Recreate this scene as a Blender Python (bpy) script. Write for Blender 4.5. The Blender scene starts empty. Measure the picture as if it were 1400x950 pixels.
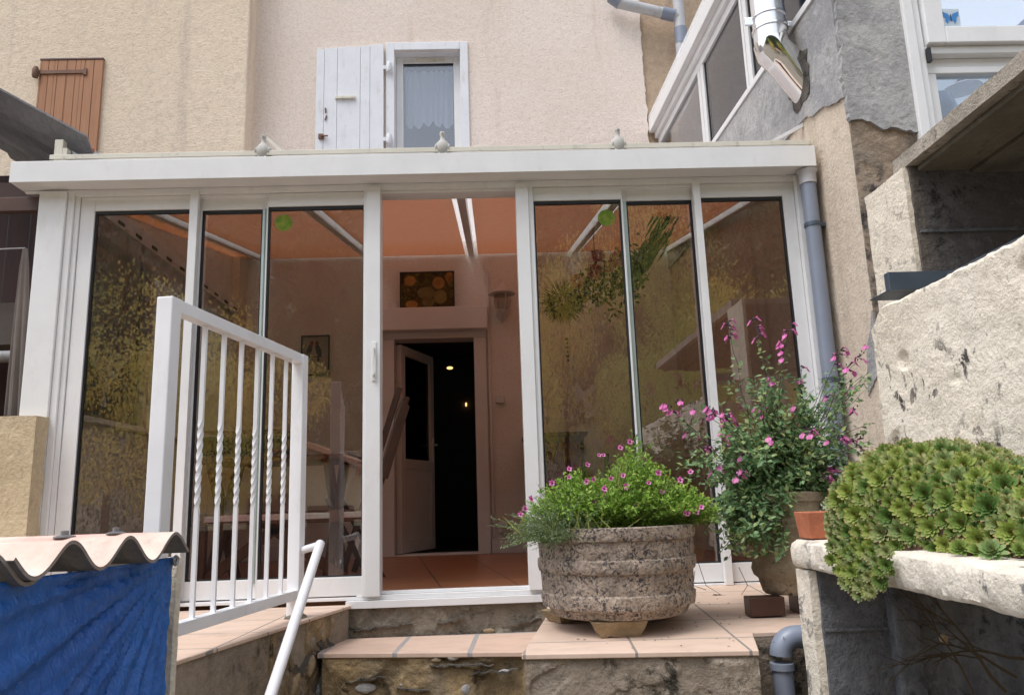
import bpy, bmesh, math, random
from mathutils import Vector, Matrix, noise
random.seed(7)
PI = math.pi; R = math.radians
SC = bpy.context.scene
# ------------------------------------------------------------------ survey helper: real points from bearings on real planes
f_ = 1050.; p_ = R(11.3); th_ = R(1.9); ps_ = R(1.7)
CAM = Vector((0, -4.05, 0.45))
Fv = Vector((math.sin(ps_)*math.cos(p_), math.cos(ps_)*math.cos(p_), math.sin(p_)))
_R0 = Vector((math.cos(ps_), -math.sin(ps_), 0)); _U0 = _R0.cross(Fv)
Rv = math.cos(th_)*_R0 - math.sin(th_)*_U0; Uv = math.sin(th_)*_R0 + math.cos(th_)*_U0
def at(px, py, **k):
    d = (px-700)/f_*Rv + (475-py)/f_*Uv + Fv
    (a, v), = k.items(); i = 'xyz'.index(a)
    return CAM + d*((v-CAM[i])/d[i])
# ------------------------------------------------------------------ materials
class N:
    def __init__(s, name, rough=.8, spec=.5):
        s.m = bpy.data.materials.new(name); s.m.use_nodes = True
        s.t = s.m.node_tree; s.b = s.t.nodes['Principled BSDF']
        s.b.inputs['Roughness'].default_value = rough
        s.b.inputs['Specular IOR Level'].default_value = spec
        s.co = s.n('ShaderNodeTexCoord').outputs['Object']; s.bumps = None
    def n(s, ty, **k):
        x = s.t.nodes.new(ty)
        for a, b in k.items(): setattr(x, a, b)
        return x
    def l(s, a, b): s.t.links.new(a, b)
    def noise(s, scale, detail=4, rough=.55, stretch=None, dist=0):
        x = s.n('ShaderNodeTexNoise'); x.inputs['Scale'].default_value = scale
        x.inputs['Detail'].default_value = detail; x.inputs['Roughness'].default_value = rough
        x.inputs['Distortion'].default_value = dist
        v = s.co
        if stretch:
            m = s.n('ShaderNodeMapping'); m.inputs['Scale'].default_value = stretch
            s.l(v, m.inputs['Vector']); v = m.outputs[0]
        s.l(v, x.inputs['Vector']); return x.outputs['Fac']
    def ramp(s, v, a, b, lo=0., hi=1.):
        x = s.n('ShaderNodeMapRange'); x.interpolation_type = 'SMOOTHSTEP'
        for k, q in zip(('From Min', 'From Max', 'To Min', 'To Max'), (a, b, lo, hi)): x.inputs[k].default_value = q
        s.l(v, x.inputs['Value']); return x.outputs[0]
    def mul(s, a, b, op='MULTIPLY'):
        x = s.n('ShaderNodeMath', operation=op); 
        for i, v in enumerate((a, b)):
            if isinstance(v, (int, float)): x.inputs[i].default_value = v
            else: s.l(v, x.inputs[i])
        return x.outputs[0]
    def mix(s, fac, a, b):
        x = s.n('ShaderNodeMix', data_type='RGBA')
        if isinstance(fac, (int, float)): x.inputs[0].default_value = fac
        else: s.l(fac, x.inputs[0])
        for i, v in ((6, a), (7, b)):
            if isinstance(v, tuple): x.inputs[i].default_value = (*v, 1)
            else: s.l(v, x.inputs[i])
        return x.outputs[2]
    def col(s, v):
        if isinstance(v, tuple): s.b.inputs['Base Color'].default_value = (*v, 1)
        else: s.l(v, s.b.inputs['Base Color'])
        return s
    def bump(s, h, strength=.4, dist=.01):
        x = s.n('ShaderNodeBump'); x.inputs['Strength'].default_value = strength; x.inputs['Distance'].default_value = dist
        s.l(h, x.inputs['Height'])
        if s.bumps: s.l(s.bumps, x.inputs['Normal'])
        s.bumps = x.outputs[0]; s.l(s.bumps, s.b.inputs['Normal']); return s
def stucco(name, a, b, dark=None, thr=(.66, .72), dscale=9, big=1.2, grain=90, bump=.5, rough=.92, stain=None, stretch=None, crag=0, mot=.3, even=False):
    s = N(name, rough, .25)
    c = s.mix(s.ramp(s.noise(big, 5, .6), .35, .65), a, b)
    c = s.mix(s.ramp(s.noise(grain*.7, 3), .45, .7, 0, .35), c, tuple(x*.62 for x in a))
    c = s.mix(s.ramp(s.noise(grain*.30, 8, .8), .46, .60, 0, mot), c, tuple(x*.55 for x in a)); c = s.mix(s.ramp(s.noise(grain*.19, 8, .8), .52, .66, 0, mot*.8), c, tuple(min(.85, x*1.3) for x in a))
    if stain: c = s.mix(s.ramp(s.noise(1.7, 6, .65, (2.6, 2.6, .28)), .52, .78, 0, .75), c, stain)
    if dark:
        m = s.mul(s.ramp(s.noise(dscale, 8, .72, stretch, .4), *thr), s.ramp(s.noise(dscale*.22, 4), .42, .58, .5 if even else .15, 1))
        c = s.mix(m, c, dark)
    s.col(c)
    s.bump(s.noise(grain, 4, .7), bump, .006)
    s.bump(s.noise(grain*.25, 4, .6), bump*.6, .012)
    if crag: s.bump(s.noise(11, 9, .72, None, .15), crag*.8, .025)
    return s.m
def plain(name, c, rough=.5, metal=0, var=.06, spec=.5, bump=.03, dirt=None, damt=.6):
    s = N(name, rough, spec)
    x = s.mix(s.ramp(s.noise(5, 5), .3, .7), c, tuple(v*(1-var*2) for v in c))
    if dirt: x = s.mix(s.ramp(s.noise(14, 7, .7, (1, 1, .4)), .52, .74, 0, damt), x, dirt)
    s.col(x); s.b.inputs['Metallic'].default_value = metal
    s.bump(s.noise(35, 3), bump, .004)
    return s.m
def leafmat(name, cols, rough=.5, trans=.38):
    s = N(name, rough, .35)
    g = s.n('ShaderNodeNewGeometry'); r = s.n('ShaderNodeValToRGB')
    e = r.color_ramp.elements
    while len(e) < len(cols): e.new(.5)
    for i, c in enumerate(cols): e[i].position = i/(len(cols)-1); e[i].color = (*c, 1)
    s.l(g.outputs['Random Per Island'], r.inputs[0]); s.col(r.outputs[0])
    t = s.n('ShaderNodeBsdfTranslucent'); s.l(r.outputs[0], t.inputs[0])
    mx = s.n('ShaderNodeMixShader'); mx.inputs[0].default_value = trans
    s.l(s.b.outputs[0], mx.inputs[1]); s.l(t.outputs[0], mx.inputs[2])
    s.l(mx.outputs[0], s.t.nodes['Material Output'].inputs[0]); return s.m
def glassmat(name, base=.09, tint=(.86, .88, .86), rough=.01):
    s = N(name); t = s.t; t.nodes.remove(s.b)
    tr = s.n('ShaderNodeBsdfTransparent'); tr.inputs[0].default_value = (*tint, 1)
    gl = s.n('ShaderNodeBsdfGlossy'); gl.inputs['Roughness'].default_value = rough
    fr = s.n('ShaderNodeLayerWeight'); fr.inputs['Blend'].default_value = .5
    a = s.mul(s.mul(s.mul(fr.outputs['Facing'], 4, 'POWER'), .9), base, 'ADD')
    bn = s.n('ShaderNodeBump'); bn.inputs['Strength'].default_value = .06; bn.inputs['Distance'].default_value = .004
    s.l(s.noise(3.2, 2, .5, (1, 1, .5)), bn.inputs['Height']); s.l(bn.outputs[0], gl.inputs['Normal'])
    mx = s.n('ShaderNodeMixShader'); s.l(a, mx.inputs[0]); s.l(tr.outputs[0], mx.inputs[1]); s.l(gl.outputs[0], mx.inputs[2])
    s.l(mx.outputs[0], t.nodes['Material Output'].inputs[0]); return s.m
def tilemat(name, a, b, grout, w, h, off=(0, 0, 0), rot=0, ms=.006, offset=0, rough=.6, streak=True, spec=.4):
    s = N(name, rough, spec)
    mp = s.n('ShaderNodeMapping'); mp.inputs['Location'].default_value = off; mp.inputs['Rotation'].default_value = (0, 0, rot)
    s.l(s.co, mp.inputs[0])
    br = s.n('ShaderNodeTexBrick', offset=offset, squash=1)
    br.inputs['Scale'].default_value = 1; br.inputs['Brick Width'].default_value = w; br.inputs['Row Height'].default_value = h
    br.inputs['Mortar Size'].default_value = ms; br.inputs['Mortar Smooth'].default_value = .2; br.inputs['Bias'].default_value = 0
    br.inputs['Color1'].default_value = (*a, 1); br.inputs['Color2'].default_value = (*b, 1); br.inputs['Mortar'].default_value = (*grout, 1)
    s.l(mp.outputs[0], br.inputs[0])
    c = s.mix(s.ramp(s.noise(7, 6, .65, (1, 2.2, 1)), .4, .7, 0, .4), br.outputs[0], tuple(v*.72 for v in a))
    c = s.mix(s.ramp(s.noise(3, 6, .7), .58, .8, 0, .45), c, (.16, .11, .08))
    s.col(c)
    s.bump(s.mul(s.mul(br.outputs['Fac'], -1), s.mul(s.noise(120, 2), .12), 'ADD'), .5, .004)
    return s.m
def planks(name, a, b, w, axis='X', rough=.6, line=(.02, .012, .008)):
    s = N(name, rough, .4)
    sp = s.n('ShaderNodeSeparateXYZ'); s.l(s.co, sp.inputs[0])
    fr = s.mul(s.mul(sp.outputs[axis], 1/w), 1, 'FRACT') if False else None
    q = s.n('ShaderNodeMath', operation='FRACT'); s.l(s.mul(sp.outputs[axis], 1/w), q.inputs[0])
    m = s.ramp(q.outputs[0], 0, .05, 1, 0)
    c = s.mix(s.ramp(s.noise(6, 5, .6, (6, 6, .5)), .35, .7), a, b)
    s.col(s.mix(m, c, line)); s.bump(s.mul(m, -1), .6, .004); s.bump(s.noise(20, 4, .6, (5, 5, .4)), .12, .003)
    return s.m
M = {}
M['white'] = plain('white lacquered aluminium', (.80, .80, .80), .32, 0, .03, .5, .02, (.55, .50, .43), .22)
M['cream_alu'] = plain('cream aluminium', (.72, .68, .58), .45, 0, .05, .4, .02, (.3, .27, .2))
M['whitepaint'] = plain('white gloss paint on steel', (.84, .84, .86), .30, 0, .03, .5, .12, (.55, .48, .42), .25)
M['seal'] = plain('black rubber seal', (.012, .014, .018), .5)
M['edge'] = plain('pale green aluminium stile', (.52, .60, .57), .3, .3)
M['glass'] = glassmat('double glazing', .16, (.90, .90, .89))
M['glass_up'] = glassmat('upstairs glass', .13, (.90, .93, .97))
M['glass_dark'] = glassmat('tinted glass', .07, (.6, .64, .7))
M['pink_wall'] = stucco('pale pink render', (.84, .73, .65), (.81, .69, .60), (.34, .26, .22), (.64, .76), 22, 1.1, 60, .8, stain=(.64, .51, .42), mot=.12)
M['beige_wall'] = stucco('beige sprayed render', (.82, .68, .53), (.79, .65, .50), (.36, .30, .26), (.64, .78), 24, .8, 55, .9, stain=(.50, .42, .37), mot=.15)
M['beige_rough'] = stucco('old beige render', (.56, .42, .30), (.48, .36, .26), (.2, .15, .12), (.6, .75), 14, 2, 40, 1.)
M['side_beige'] = stucco('cream beige render', (.68, .58, .47), (.64, .53, .42), (.10, .085, .07), (.60, .74), 7, 1.5, 60, .6, stain=(.34, .27, .2), stretch=(1, 1, .4))
M['cement'] = stucco('bare grey cement', (.46, .45, .44), (.30, .30, .31), (.12, .12, .12), (.60, .70), 9, 3, 50, .7, stain=(.56, .52, .47), crag=.7, mot=.5)
M['stained'] = stucco('stained brown masonry', (.40, .30, .21), (.22, .19, .16), (.045, .04, .04), (.46, .60), 9, 3, 60, .9, crag=.5)
M['gap'] = stucco('broken masonry and gap shade', (.16, .14, .12), (.09, .08, .07), (.03, .03, .03), (.5, .6), 20, 5, 60, 1., crag=.8)
M['cream_wall'] = stucco('cream trowelled render', (.84, .76, .64), (.80, .71, .58), (.07, .06, .055), (.555, .60), 15, 2, 70, .8, stretch=(1, 1, .7), crag=.3, mot=.15)
M['cream_slab'] = stucco('cream painted concrete', (.84, .76, .64), (.70, .63, .53), (.20, .19, .18), (.55, .60), 9, 3, 60, .9, crag=.6, mot=.3)
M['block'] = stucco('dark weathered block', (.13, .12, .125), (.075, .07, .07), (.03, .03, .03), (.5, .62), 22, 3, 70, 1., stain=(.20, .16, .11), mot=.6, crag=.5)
M['block_grey'] = stucco('grey concrete block', (.16, .165, .18), (.085, .09, .10), (.03, .03, .035), (.52, .66), 18, 3, 75, 1., stain=(.30, .31, .33), mot=.7, crag=.6)
M['slab'] = stucco('lichened concrete slab', (.48, .42, .35), (.34, .30, .25), (.07, .065, .06), (.54, .62), 25, 4, 90, 1., mot=.5)
M['underside'] = stucco('dark mossy formwork concrete', (.17, .15, .115), (.10, .09, .07), (.06, .06, .04), (.55, .7), 8, 3, 60, .6, stretch=(3, .5, 1))  # underside concrete, darker than the slab itself
M['low_wall'] = stucco('yellowish rendered low wall', (.62, .50, .33), (.54, .43, .28), (.08, .07, .06), (.57, .68), 9, 2, 55, .8, stretch=(2, 1, .6), crag=.3)
M['stonework'] = stucco('old stone and mortar', (.42, .30, .16), (.22, .17, .11), (.03, .026, .02), (.52, .62), 6, 5, 45, 1., stain=(.42, .37, .31), crag=1., mot=.6)
M['mortar'] = stucco('pebbly mortar', (.27, .23, .18), (.18, .16, .125), (.05, .05, .04), (.56, .64), 16, 6, 60, 1., crag=.9, mot=.7)
M['landing_side'] = stucco('worn brown render', (.38, .31, .24), (.27, .22, .17), (.05, .045, .035), (.50, .60), 9, 4, 50, 1., stain=(.50, .43, .36), crag=.9, mot=.5)
M['sand_block'] = stucco('sandstone block', (.42, .31, .19), (.30, .22, .13), (.1, .08, .06), (.6, .72), 14, 9, 60, .9)
M['stone_pale'] = stucco('pale pebble', (.5, .45, .38), (.34, .33, .33), None, big=12)
M['planter'] = stucco('lichen spotted stone', (.46, .37, .29), (.31, .245, .19), (.07, .062, .064), (.485, .545), 85, 6, 70, 1., stain=(.50, .38, .31), mot=.6, even=True)
M['planter_pale'] = stucco('tan weathered stone', (.36, .29, .20), (.25, .20, .14), (.05, .045, .04), (.56, .66), 20, 7, 60, .9)
M['terracotta'] = stucco('terracotta', (.52, .19, .10), (.42, .14, .075), (.55, .45, .38), (.66, .7), 14, 9, 80, .3)
M['tile_out'] = tilemat('pale pink outdoor tiles', (.62, .46, .36), (.66, .50, .40), (.24, .22, .20), .37, .335, (-.528, .503, 0), R(3), .005, 0, .62)
M['tile_step'] = tilemat('step tiles', (.64, .46, .36), (.66, .49, .39), (.34, .33, .33), .335, .6, (.095, .05, 0), R(3), .012, 0, .6)
M['tile_in'] = tilemat('terracotta floor tiles', (.40, .17, .085), (.36, .15, .075), (.12, .06, .04), .42, .42, (.25, .1, 0), R(-8), .006, 0, .33, spec=.5)
M['pvc'] = plain('grey pvc', (.23, .26, .33), .38, 0, .05, .5, .02)
M['pvc_pale'] = plain('pale grey pvc', (.52, .52, .54), .45, 0, .06, .4, .03, (.3, .28, .26))
M['chrome'] = plain('polished steel', (.86, .86, .86), .06, 1, .01, .5, .01)
M['white_pipe'] = plain('bright steel flue', (.88, .89, .92), .22, .75, .01)
M['iron'] = plain('old hinge iron', (.22, .11, .07), .6, .2, .2)
M['zinc'] = plain('blue grey zinc', (.10, .13, .17), .45, .4, .12, .5, .1)
M['bolt'] = plain('dull galvanised steel', (.38, .38, .40), .4, .6, .2)
M['brown_shutter'] = planks('brown varnished boards', (.42, .20, .10), (.37, .17, .085), .125)
M['white_boards'] = plain('white painted boards', (.78, .79, .83), .5, 0, .03, .4, .08, (.55, .53, .50))
M['dark_wood'] = planks('dark red brown planks', (.055, .017, .012), (.035, .012, .01), .16)
M['wood'] = planks('reddish garden wood', (.20, .075, .035), (.14, .05, .025), .09)
M['wood_dark'] = plain('dark brown stained wood', (.10, .045, .03), .45, 0, .2)
M['ceiling'] = None
s = N('orange woven blind', .8, .2)
c = s.mix(s.ramp(s.noise(60, 3, .6, (.3, 3, 1)), .3, .7), (.56, .25, .11), (.48, .20, .09)); s.col(c)
t = s.n('ShaderNodeBsdfTranslucent'); s.l(c, t.inputs[0]); mx = s.n('ShaderNodeMixShader'); mx.inputs[0].default_value = .7
s.l(s.b.outputs[0], mx.inputs[1]); s.l(t.outputs[0], mx.inputs[2])
tr = s.n('ShaderNodeBsdfTransparent'); m2 = s.n('ShaderNodeMixShader'); m2.inputs[0].default_value = .24
s.l(mx.outputs[0], m2.inputs[1]); s.l(tr.outputs[0], m2.inputs[2]); s.l(m2.outputs[0], s.t.nodes['Material Output'].inputs[0]); M['ceiling'] = s.m
def translucent(name, c, fac, rough=.6, alpha=1.):
    s = N(name, rough, .3); s.col(c)
    t = s.n('ShaderNodeBsdfTranslucent'); t.inputs[0].default_value = (*c, 1)
    mx = s.n('ShaderNodeMixShader'); mx.inputs[0].default_value = fac
    s.l(s.b.outputs[0], mx.inputs[1]); s.l(t.outputs[0], mx.inputs[2]); o = mx.outputs[0]
    if alpha < 1:
        tr = s.n('ShaderNodeBsdfTransparent'); m2 = s.n('ShaderNodeMixShader'); m2.inputs[0].default_value = alpha
        s.l(tr.outputs[0], m2.inputs[1]); s.l(o, m2.inputs[2]); o = m2.outputs[0]
    s.l(o, s.t.nodes['Material Output'].inputs[0]); return s.m
M['poly'] = translucent('opal polycarbonate', (.9, .9, .9), .5, .5, .4)
M['lace'] = translucent('white lace', (.82, .86, .92), .5, .9, .72)
M['voile'] = translucent('sheer voile', (.80, .78, .78), .5, .9, .55)
M['clear_plastic'] = translucent('clear plastic sheet', (.85, .87, .9), .3, .15, .10)
M['in_wall'] = stucco('pinkish interior render', (.80, .73, .66), (.76, .69, .61), None, big=2, grain=90, bump=.3, mot=.06)
M['in_frame'] = plain('beige lacquered door frame', (.68, .63, .61), .4, 0, .02)
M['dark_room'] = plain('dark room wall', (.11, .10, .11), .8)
M['dark_glass'] = glassmat('door glass', .05, (.35, .37, .42))
M['plastic_white'] = plain('white plastic fitting', (.62, .58, .55), .4)
M['awning'] = stucco('weathered fibre cement', (.25, .25, .27), (.17, .17, .19), (.05, .05, .06), (.55, .7), 5, 2.5, 60, .6)
M['canvas'] = plain('taupe canvas', (.20, .165, .145), .85, 0, .1)
M['sticker_green'] = stucco('green glass sticker', (.12, .22, .03), (.26, .28, .05), None, big=30, grain=40)
M['blue'] = plain('butterfly blue', (.04, .22, .55), .4)
M['black'] = plain('black enamel', (.015, .015, .017), .4)
M['bulb_glass'] = glassmat('lantern glass', .05, (.9, .88, .85))
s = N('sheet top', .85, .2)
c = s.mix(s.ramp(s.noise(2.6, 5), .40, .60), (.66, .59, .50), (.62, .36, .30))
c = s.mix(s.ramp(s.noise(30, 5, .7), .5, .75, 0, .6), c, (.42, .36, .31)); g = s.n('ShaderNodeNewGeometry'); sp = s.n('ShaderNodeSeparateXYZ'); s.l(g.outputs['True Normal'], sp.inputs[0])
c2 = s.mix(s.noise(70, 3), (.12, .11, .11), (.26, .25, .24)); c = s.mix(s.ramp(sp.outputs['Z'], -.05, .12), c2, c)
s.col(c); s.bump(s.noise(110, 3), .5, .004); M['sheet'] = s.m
s = N('blue tarpaulin', .30, .6)
c = s.mix(s.ramp(s.noise(3, 5), .3, .7), (.009, .10, .40), (.016, .15, .53)); s.col(c)
wv = s.n('ShaderNodeTexChecker'); wv.inputs['Scale'].default_value = 260; s.l(s.co, wv.inputs[0]); s.bump(wv.outputs['Fac'], .12, .001)
s.bump(s.noise(30, 5, .65, (1, 1.2, .7), .5), .9, .012); M['tarp'] = s.m
M['leaf_bush'] = leafmat('bright leaves', [(.12, .22, .03), (.22, .39, .055), (.33, .52, .08), (.44, .54, .12)])
M['leaf_grey'] = leafmat('grey green feathery leaves', [(.16, .22, .12), (.28, .36, .22), (.22, .32, .12)])
M['leaf_salvia'] = leafmat('sage leaves', [(.09, .17, .07), (.17, .30, .13), (.26, .41, .20), (.42, .48, .18)])
M['stem'] = plain('dark stems', (.06, .045, .03), .7)
M['stem_green'] = plain('green stems', (.13, .18, .05), .6)
M['petal'] = leafmat('magenta pink petals', [(.66, .16, .42), (.80, .30, .56), (.60, .10, .36)], .5, .3)
M['petal_eye'] = plain('dark purple throat', (.18, .01, .07), .6)
M['calyx'] = plain('dark purple calyx', (.05, .015, .04), .6)
M['rose'] = leafmat('dusty pink silk petals', [(.50, .10, .15), (.66, .24, .28), (.42, .07, .11)], .7)
M['dead_leaf'] = leafmat('dry grasses', [(.10, .07, .04), (.17, .11, .05), (.06, .05, .03)], .7)
# rosette leaf: green base shading to a reddish brown tip (pigment of the plant itself)
def rosmat(name, g1, g2, tip):
    s = N(name, .42, .4); a = s.n('ShaderNodeAttribute'); a.attribute_name = 'tip'
    oi = s.n('ShaderNodeObjectInfo')
    av = s.n('ShaderNodeAttribute'); av.attribute_name = 'var'; c = s.mix(s.mul(s.mul(oi.outputs['Random'], av.outputs['Fac'], 'ADD'), 1.0, 'FRACT') if False else s.mul(s.mul(oi.outputs['Random'], av.outputs['Fac'], 'ADD'), 1.0001, 'MODULO'), g1, g2)
    s.col(s.mix(s.ramp(a.outputs['Fac'], .85, 1.04), c, tip)); s.b.inputs['Subsurface Weight'].default_value = 0; return s.m
M['ros'] = rosmat('houseleek leaf', (.10, .21, .05), (.34, .43, .10), (.46, .18, .10))
M['ros_red'] = rosmat('houseleek leaf dry edged', (.20, .31, .11), (.36, .40, .16), (.50, .21, .13))
M['bark'] = stucco('bark', (.10, .075, .05), (.06, .045, .03), None, grain=30)
M['leaf_yellow'] = leafmat('yellow autumn leaves', [(.42, .32, .07), (.74, .56, .14), (.82, .68, .22), (.48, .44, .12)])
M['leaf_olive'] = leafmat('yellow green leaves', [(.20, .24, .07), (.42, .46, .13), (.56, .56, .18)])
M['leaf_dark'] = leafmat('dark green leaves', [(.04, .07, .03), (.08, .12, .04), (.12, .12, .045)])
M['ground'] = stucco('earth and gravel', (.26, .22, .17), (.18, .155, .12), (.05, .05, .03), (.5, .7), 3, .8, 25, .8)
M['hill'] = stucco('wooded slope', (.06, .08, .03), (.09, .085, .04), (.03, .04, .02), (.45, .6), .35, .08, 1.2, .8)
M['house_far'] = stucco('cream neighbour render', (.84, .76, .56), (.80, .72, .54), None, big=.5, grain=30)
M['roof_tile'] = planks('roman roof tiles', (.66, .32, .20), (.56, .27, .17), .2)
# ------------------------------------------------------------------ mesh helpers
class MB:
    def __init__(s): s.bm = bmesh.new()
    def box(s, x0, x1, y0, y1, z0, z1):
        m = Matrix.Translation(((x0+x1)/2, (y0+y1)/2, (z0+z1)/2)) @ Matrix.Diagonal((abs(x1-x0), abs(y1-y0), abs(z1-z0), 1))
        bmesh.ops.create_cube(s.bm, size=1, matrix=m); return s
    def obox(s, c, sx, sy, sz, rot=None):
        m = Matrix.Translation(c) @ (rot.to_4x4() if rot else Matrix()) @ Matrix.Diagonal((sx, sy, sz, 1))
        bmesh.ops.create_cube(s.bm, size=1, matrix=m); return s
    def hull8(s, a, b):   # two quads (4 pts each) joined
        va = [s.bm.verts.new(p) for p in a]; vb = [s.bm.verts.new(p) for p in b]; n = len(a)
        s.bm.faces.new(va); s.bm.faces.new(vb[::-1])
        for i in range(n): s.bm.faces.new((va[i], vb[i], vb[(i+1) % n], va[(i+1) % n]))
        return s
    def prism(s, pts, d):
        d = Vector(d); return s.hull8([Vector(p) for p in pts], [Vector(p)+d for p in pts])
    def tube(s, pts, r, n=12, cap=True, closed=False):
        pts = [Vector(p) for p in pts]; rr = r if isinstance(r, (list, tuple)) else [r]*len(pts)
        rings = []; up = None
        for i, p in enumerate(pts):
            a = pts[i-1] if i else p; b = pts[i+1] if i+1 < len(pts) else p
            t = (b-a).normalized()
            if up is None: up = t.orthogonal().normalized()
            up = (up - t*up.dot(t)); up = up.normalized() if up.length > 1e-6 else t.orthogonal().normalized()
            v = t.cross(up)
            rings.append([s.bm.verts.new(p + (up*math.cos(2*PI*k/n)+v*math.sin(2*PI*k/n))*rr[i]) for k in range(n)])
        for a, b in zip(rings, rings[1:]):
            for k in range(n): s.bm.faces.new((a[k], a[(k+1) % n], b[(k+1) % n], b[k]))
        if cap and n > 2: s.bm.faces.new(rings[0][::-1]); s.bm.faces.new(rings[-1])
        return s
    def lathe(s, prof, c=(0, 0, 0), n=48, jit=0):
        c = Vector(c); rings = []
        for r, z in prof:
            rings.append([s.bm.verts.new(c + Vector((r*math.cos(2*PI*k/n), r*math.sin(2*PI*k/n), z)) *1) for k in range(n)])
        if jit:
            for rg in rings:
                for v in rg:
                    q = v.co-c; o = noise.noise(v.co*9)*jit + noise.noise(v.co*30)*jit*.5
                    l = math.hypot(q.x, q.y)
                    if l > 1e-4: v.co.x += q.x/l*o; v.co.y += q.y/l*o
        for a, b in zip(rings, rings[1:]):
            for k in range(n): s.bm.faces.new((a[k], a[(k+1) % n], b[(k+1) % n], b[k]))
        if prof[0][0] > 1e-5: s.bm.faces.new(rings[0][::-1])
        if prof[-1][0] > 1e-5: s.bm.faces.new(rings[-1])
        bmesh.ops.remove_doubles(s.bm, verts=s.bm.verts, dist=1e-6)
        return s
    def ball(s, c, rx, ry, rz, sub=3, jit=0, rot=None):
        m = Matrix.Translation(c) @ (rot.to_4x4() if rot else Matrix()) @ Matrix.Diagonal((rx, ry, rz, 1))
        r = bmesh.ops.create_icosphere(s.bm, subdivisions=sub, radius=1, matrix=m)
        if jit:
            for v in r['verts']:
                v.co += (v.co-Vector(c)).normalized()*noise.noise(v.co*25)*jit
        return s
    def leaf(s, p, d, nrm, l, w, fold=.25):
        d = d.normalized(); sd = d.cross(nrm)
        sd = sd.normalized() if sd.length > 1e-5 else d.orthogonal().normalized(); up = sd.cross(d)
        a = s.bm.verts.new(p); t = s.bm.verts.new(p+d*l)
        m1 = s.bm.verts.new(p+d*l*.45+sd*w/2+up*w*fold); m2 = s.bm.verts.new(p+d*l*.45-sd*w/2+up*w*fold)
        s.bm.faces.new((a, m1, t)); s.bm.faces.new((a, t, m2)); return s
    def build(s, name, mat, parent=None, smooth=False, bevel=0, normals=True):
        if normals: bmesh.ops.recalc_face_normals(s.bm, faces=s.bm.faces)
        me = bpy.data.meshes.new(name); s.bm.to_mesh(me); s.bm.free()
        me.materials.append(mat)
        if smooth:
            me.polygons.foreach_set('use_smooth', [True]*len(me.polygons))
            me.set_sharp_from_angle(angle=R(40))
        o = bpy.data.objects.new(name, me); SC.collection.objects.link(o)
        if parent:
            o.parent = parent; o.matrix_parent_inverse = Matrix.Translation(-wloc(parent))
        if bevel:
            b = o.modifiers.new('bevel', 'BEVEL'); b.width = bevel; b.segments = 2; b.limit_method = 'ANGLE'; b.angle_limit = R(50)
        return o
def wloc(o):
    v = Vector(o.location)
    return v if o.get('rooted') else Vector((0, 0, 0))
def thing(name, label, cat, loc, group=None):
    o = bpy.data.objects.new(name, None); SC.collection.objects.link(o); o.location = loc
    o['label'] = label; o['category'] = cat; o['rooted'] = 1
    if group: o['group'] = group
    return o
def tag(o, label, cat, group=None):
    o['label'] = label; o['category'] = cat
    if group: o['group'] = group
    return o
def struct(o, kind='structure'): o['kind'] = kind; return o
def B(name, mat, parent, *bx, bevel=.002):
    m = MB()
    for b in bx: m.box(*b)
    return m.build(name, mat, parent, bevel=bevel)
def subdiv_rough(o, cuts, amp, sc=8, seed=0, keep=None):
    bm = bmesh.new(); bm.from_mesh(o.data)
    bmesh.ops.subdivide_edges(bm, edges=bm.edges, cuts=cuts, use_grid_fill=True)
    bm.normal_update()
    mv = []
    for v in bm.verts:
        q = v.co*sc + Vector((seed, seed*1.7, 0))
        a = amp*(noise.noise(q)+.5*noise.noise(q*2.3)+.3*noise.noise(q*5.1))
        if keep and keep(v.co): a *= .15
        mv.append(v.normal*a)
    for v, d in zip(bm.verts, mv): v.co += d
    bm.to_mesh(o.data); bm.free()
    o.data.polygons.foreach_set('use_smooth', [True]*len(o.data.polygons)); o.data.set_sharp_from_angle(angle=R(55))
def rough_panel(A, Bp, C, D, thick, nu, nv, amp, sc=9, seed=0, pits=0):
    """rough masonry face: A-B top edge, D-C bottom edge, thickness behind"""
    A, Bp, C, D = map(Vector, (A, Bp, C, D)); nrm = -(Bp-A).cross(D-A).normalized()
    m = MB(); g = []
    for j in range(nv+1):
        row = []
        for i in range(nu+1):
            u, v = i/nu, j/nv
            p = A.lerp(Bp, u).lerp(D.lerp(C, u), v)
            q = p*sc+Vector((seed, 0, seed)); e = min(1, v*nv/2)
            d = amp*(noise.noise(q)+.6*noise.noise(q*2.2)+.35*noise.noise(q*5)+.28*noise.noise(q*11)+.2*noise.noise(q*23))*e
            if pits:
                k = noise.noise(p*5+Vector((3+seed, 1, 2)))
                if k > .12: d -= pits*min(1, (k-.12)*8)*e
            row.append(m.bm.verts.new(p+nrm*d))
        g.append(row)
    bk = [[m.bm.verts.new(v.co-nrm*thick) for v in (r[0], r[-1])] for r in (g[0], g[-1])]
    for j in range(nv):
        for i in range(nu): m.bm.faces.new((g[j][i], g[j][i+1], g[j+1][i+1], g[j+1][i]))
    (a, b), (d, c) = bk
    m.bm.faces.new((a, b, c, d)); m.bm.faces.new([a]+[v for v in g[0]]+[b]); m.bm.faces.new([d, *g[-1], c])
    m.bm.faces.new([a, *[r[0] for r in g], d]); m.bm.faces.new([b, *[r[-1] for r in g], c])
    return m
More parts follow.
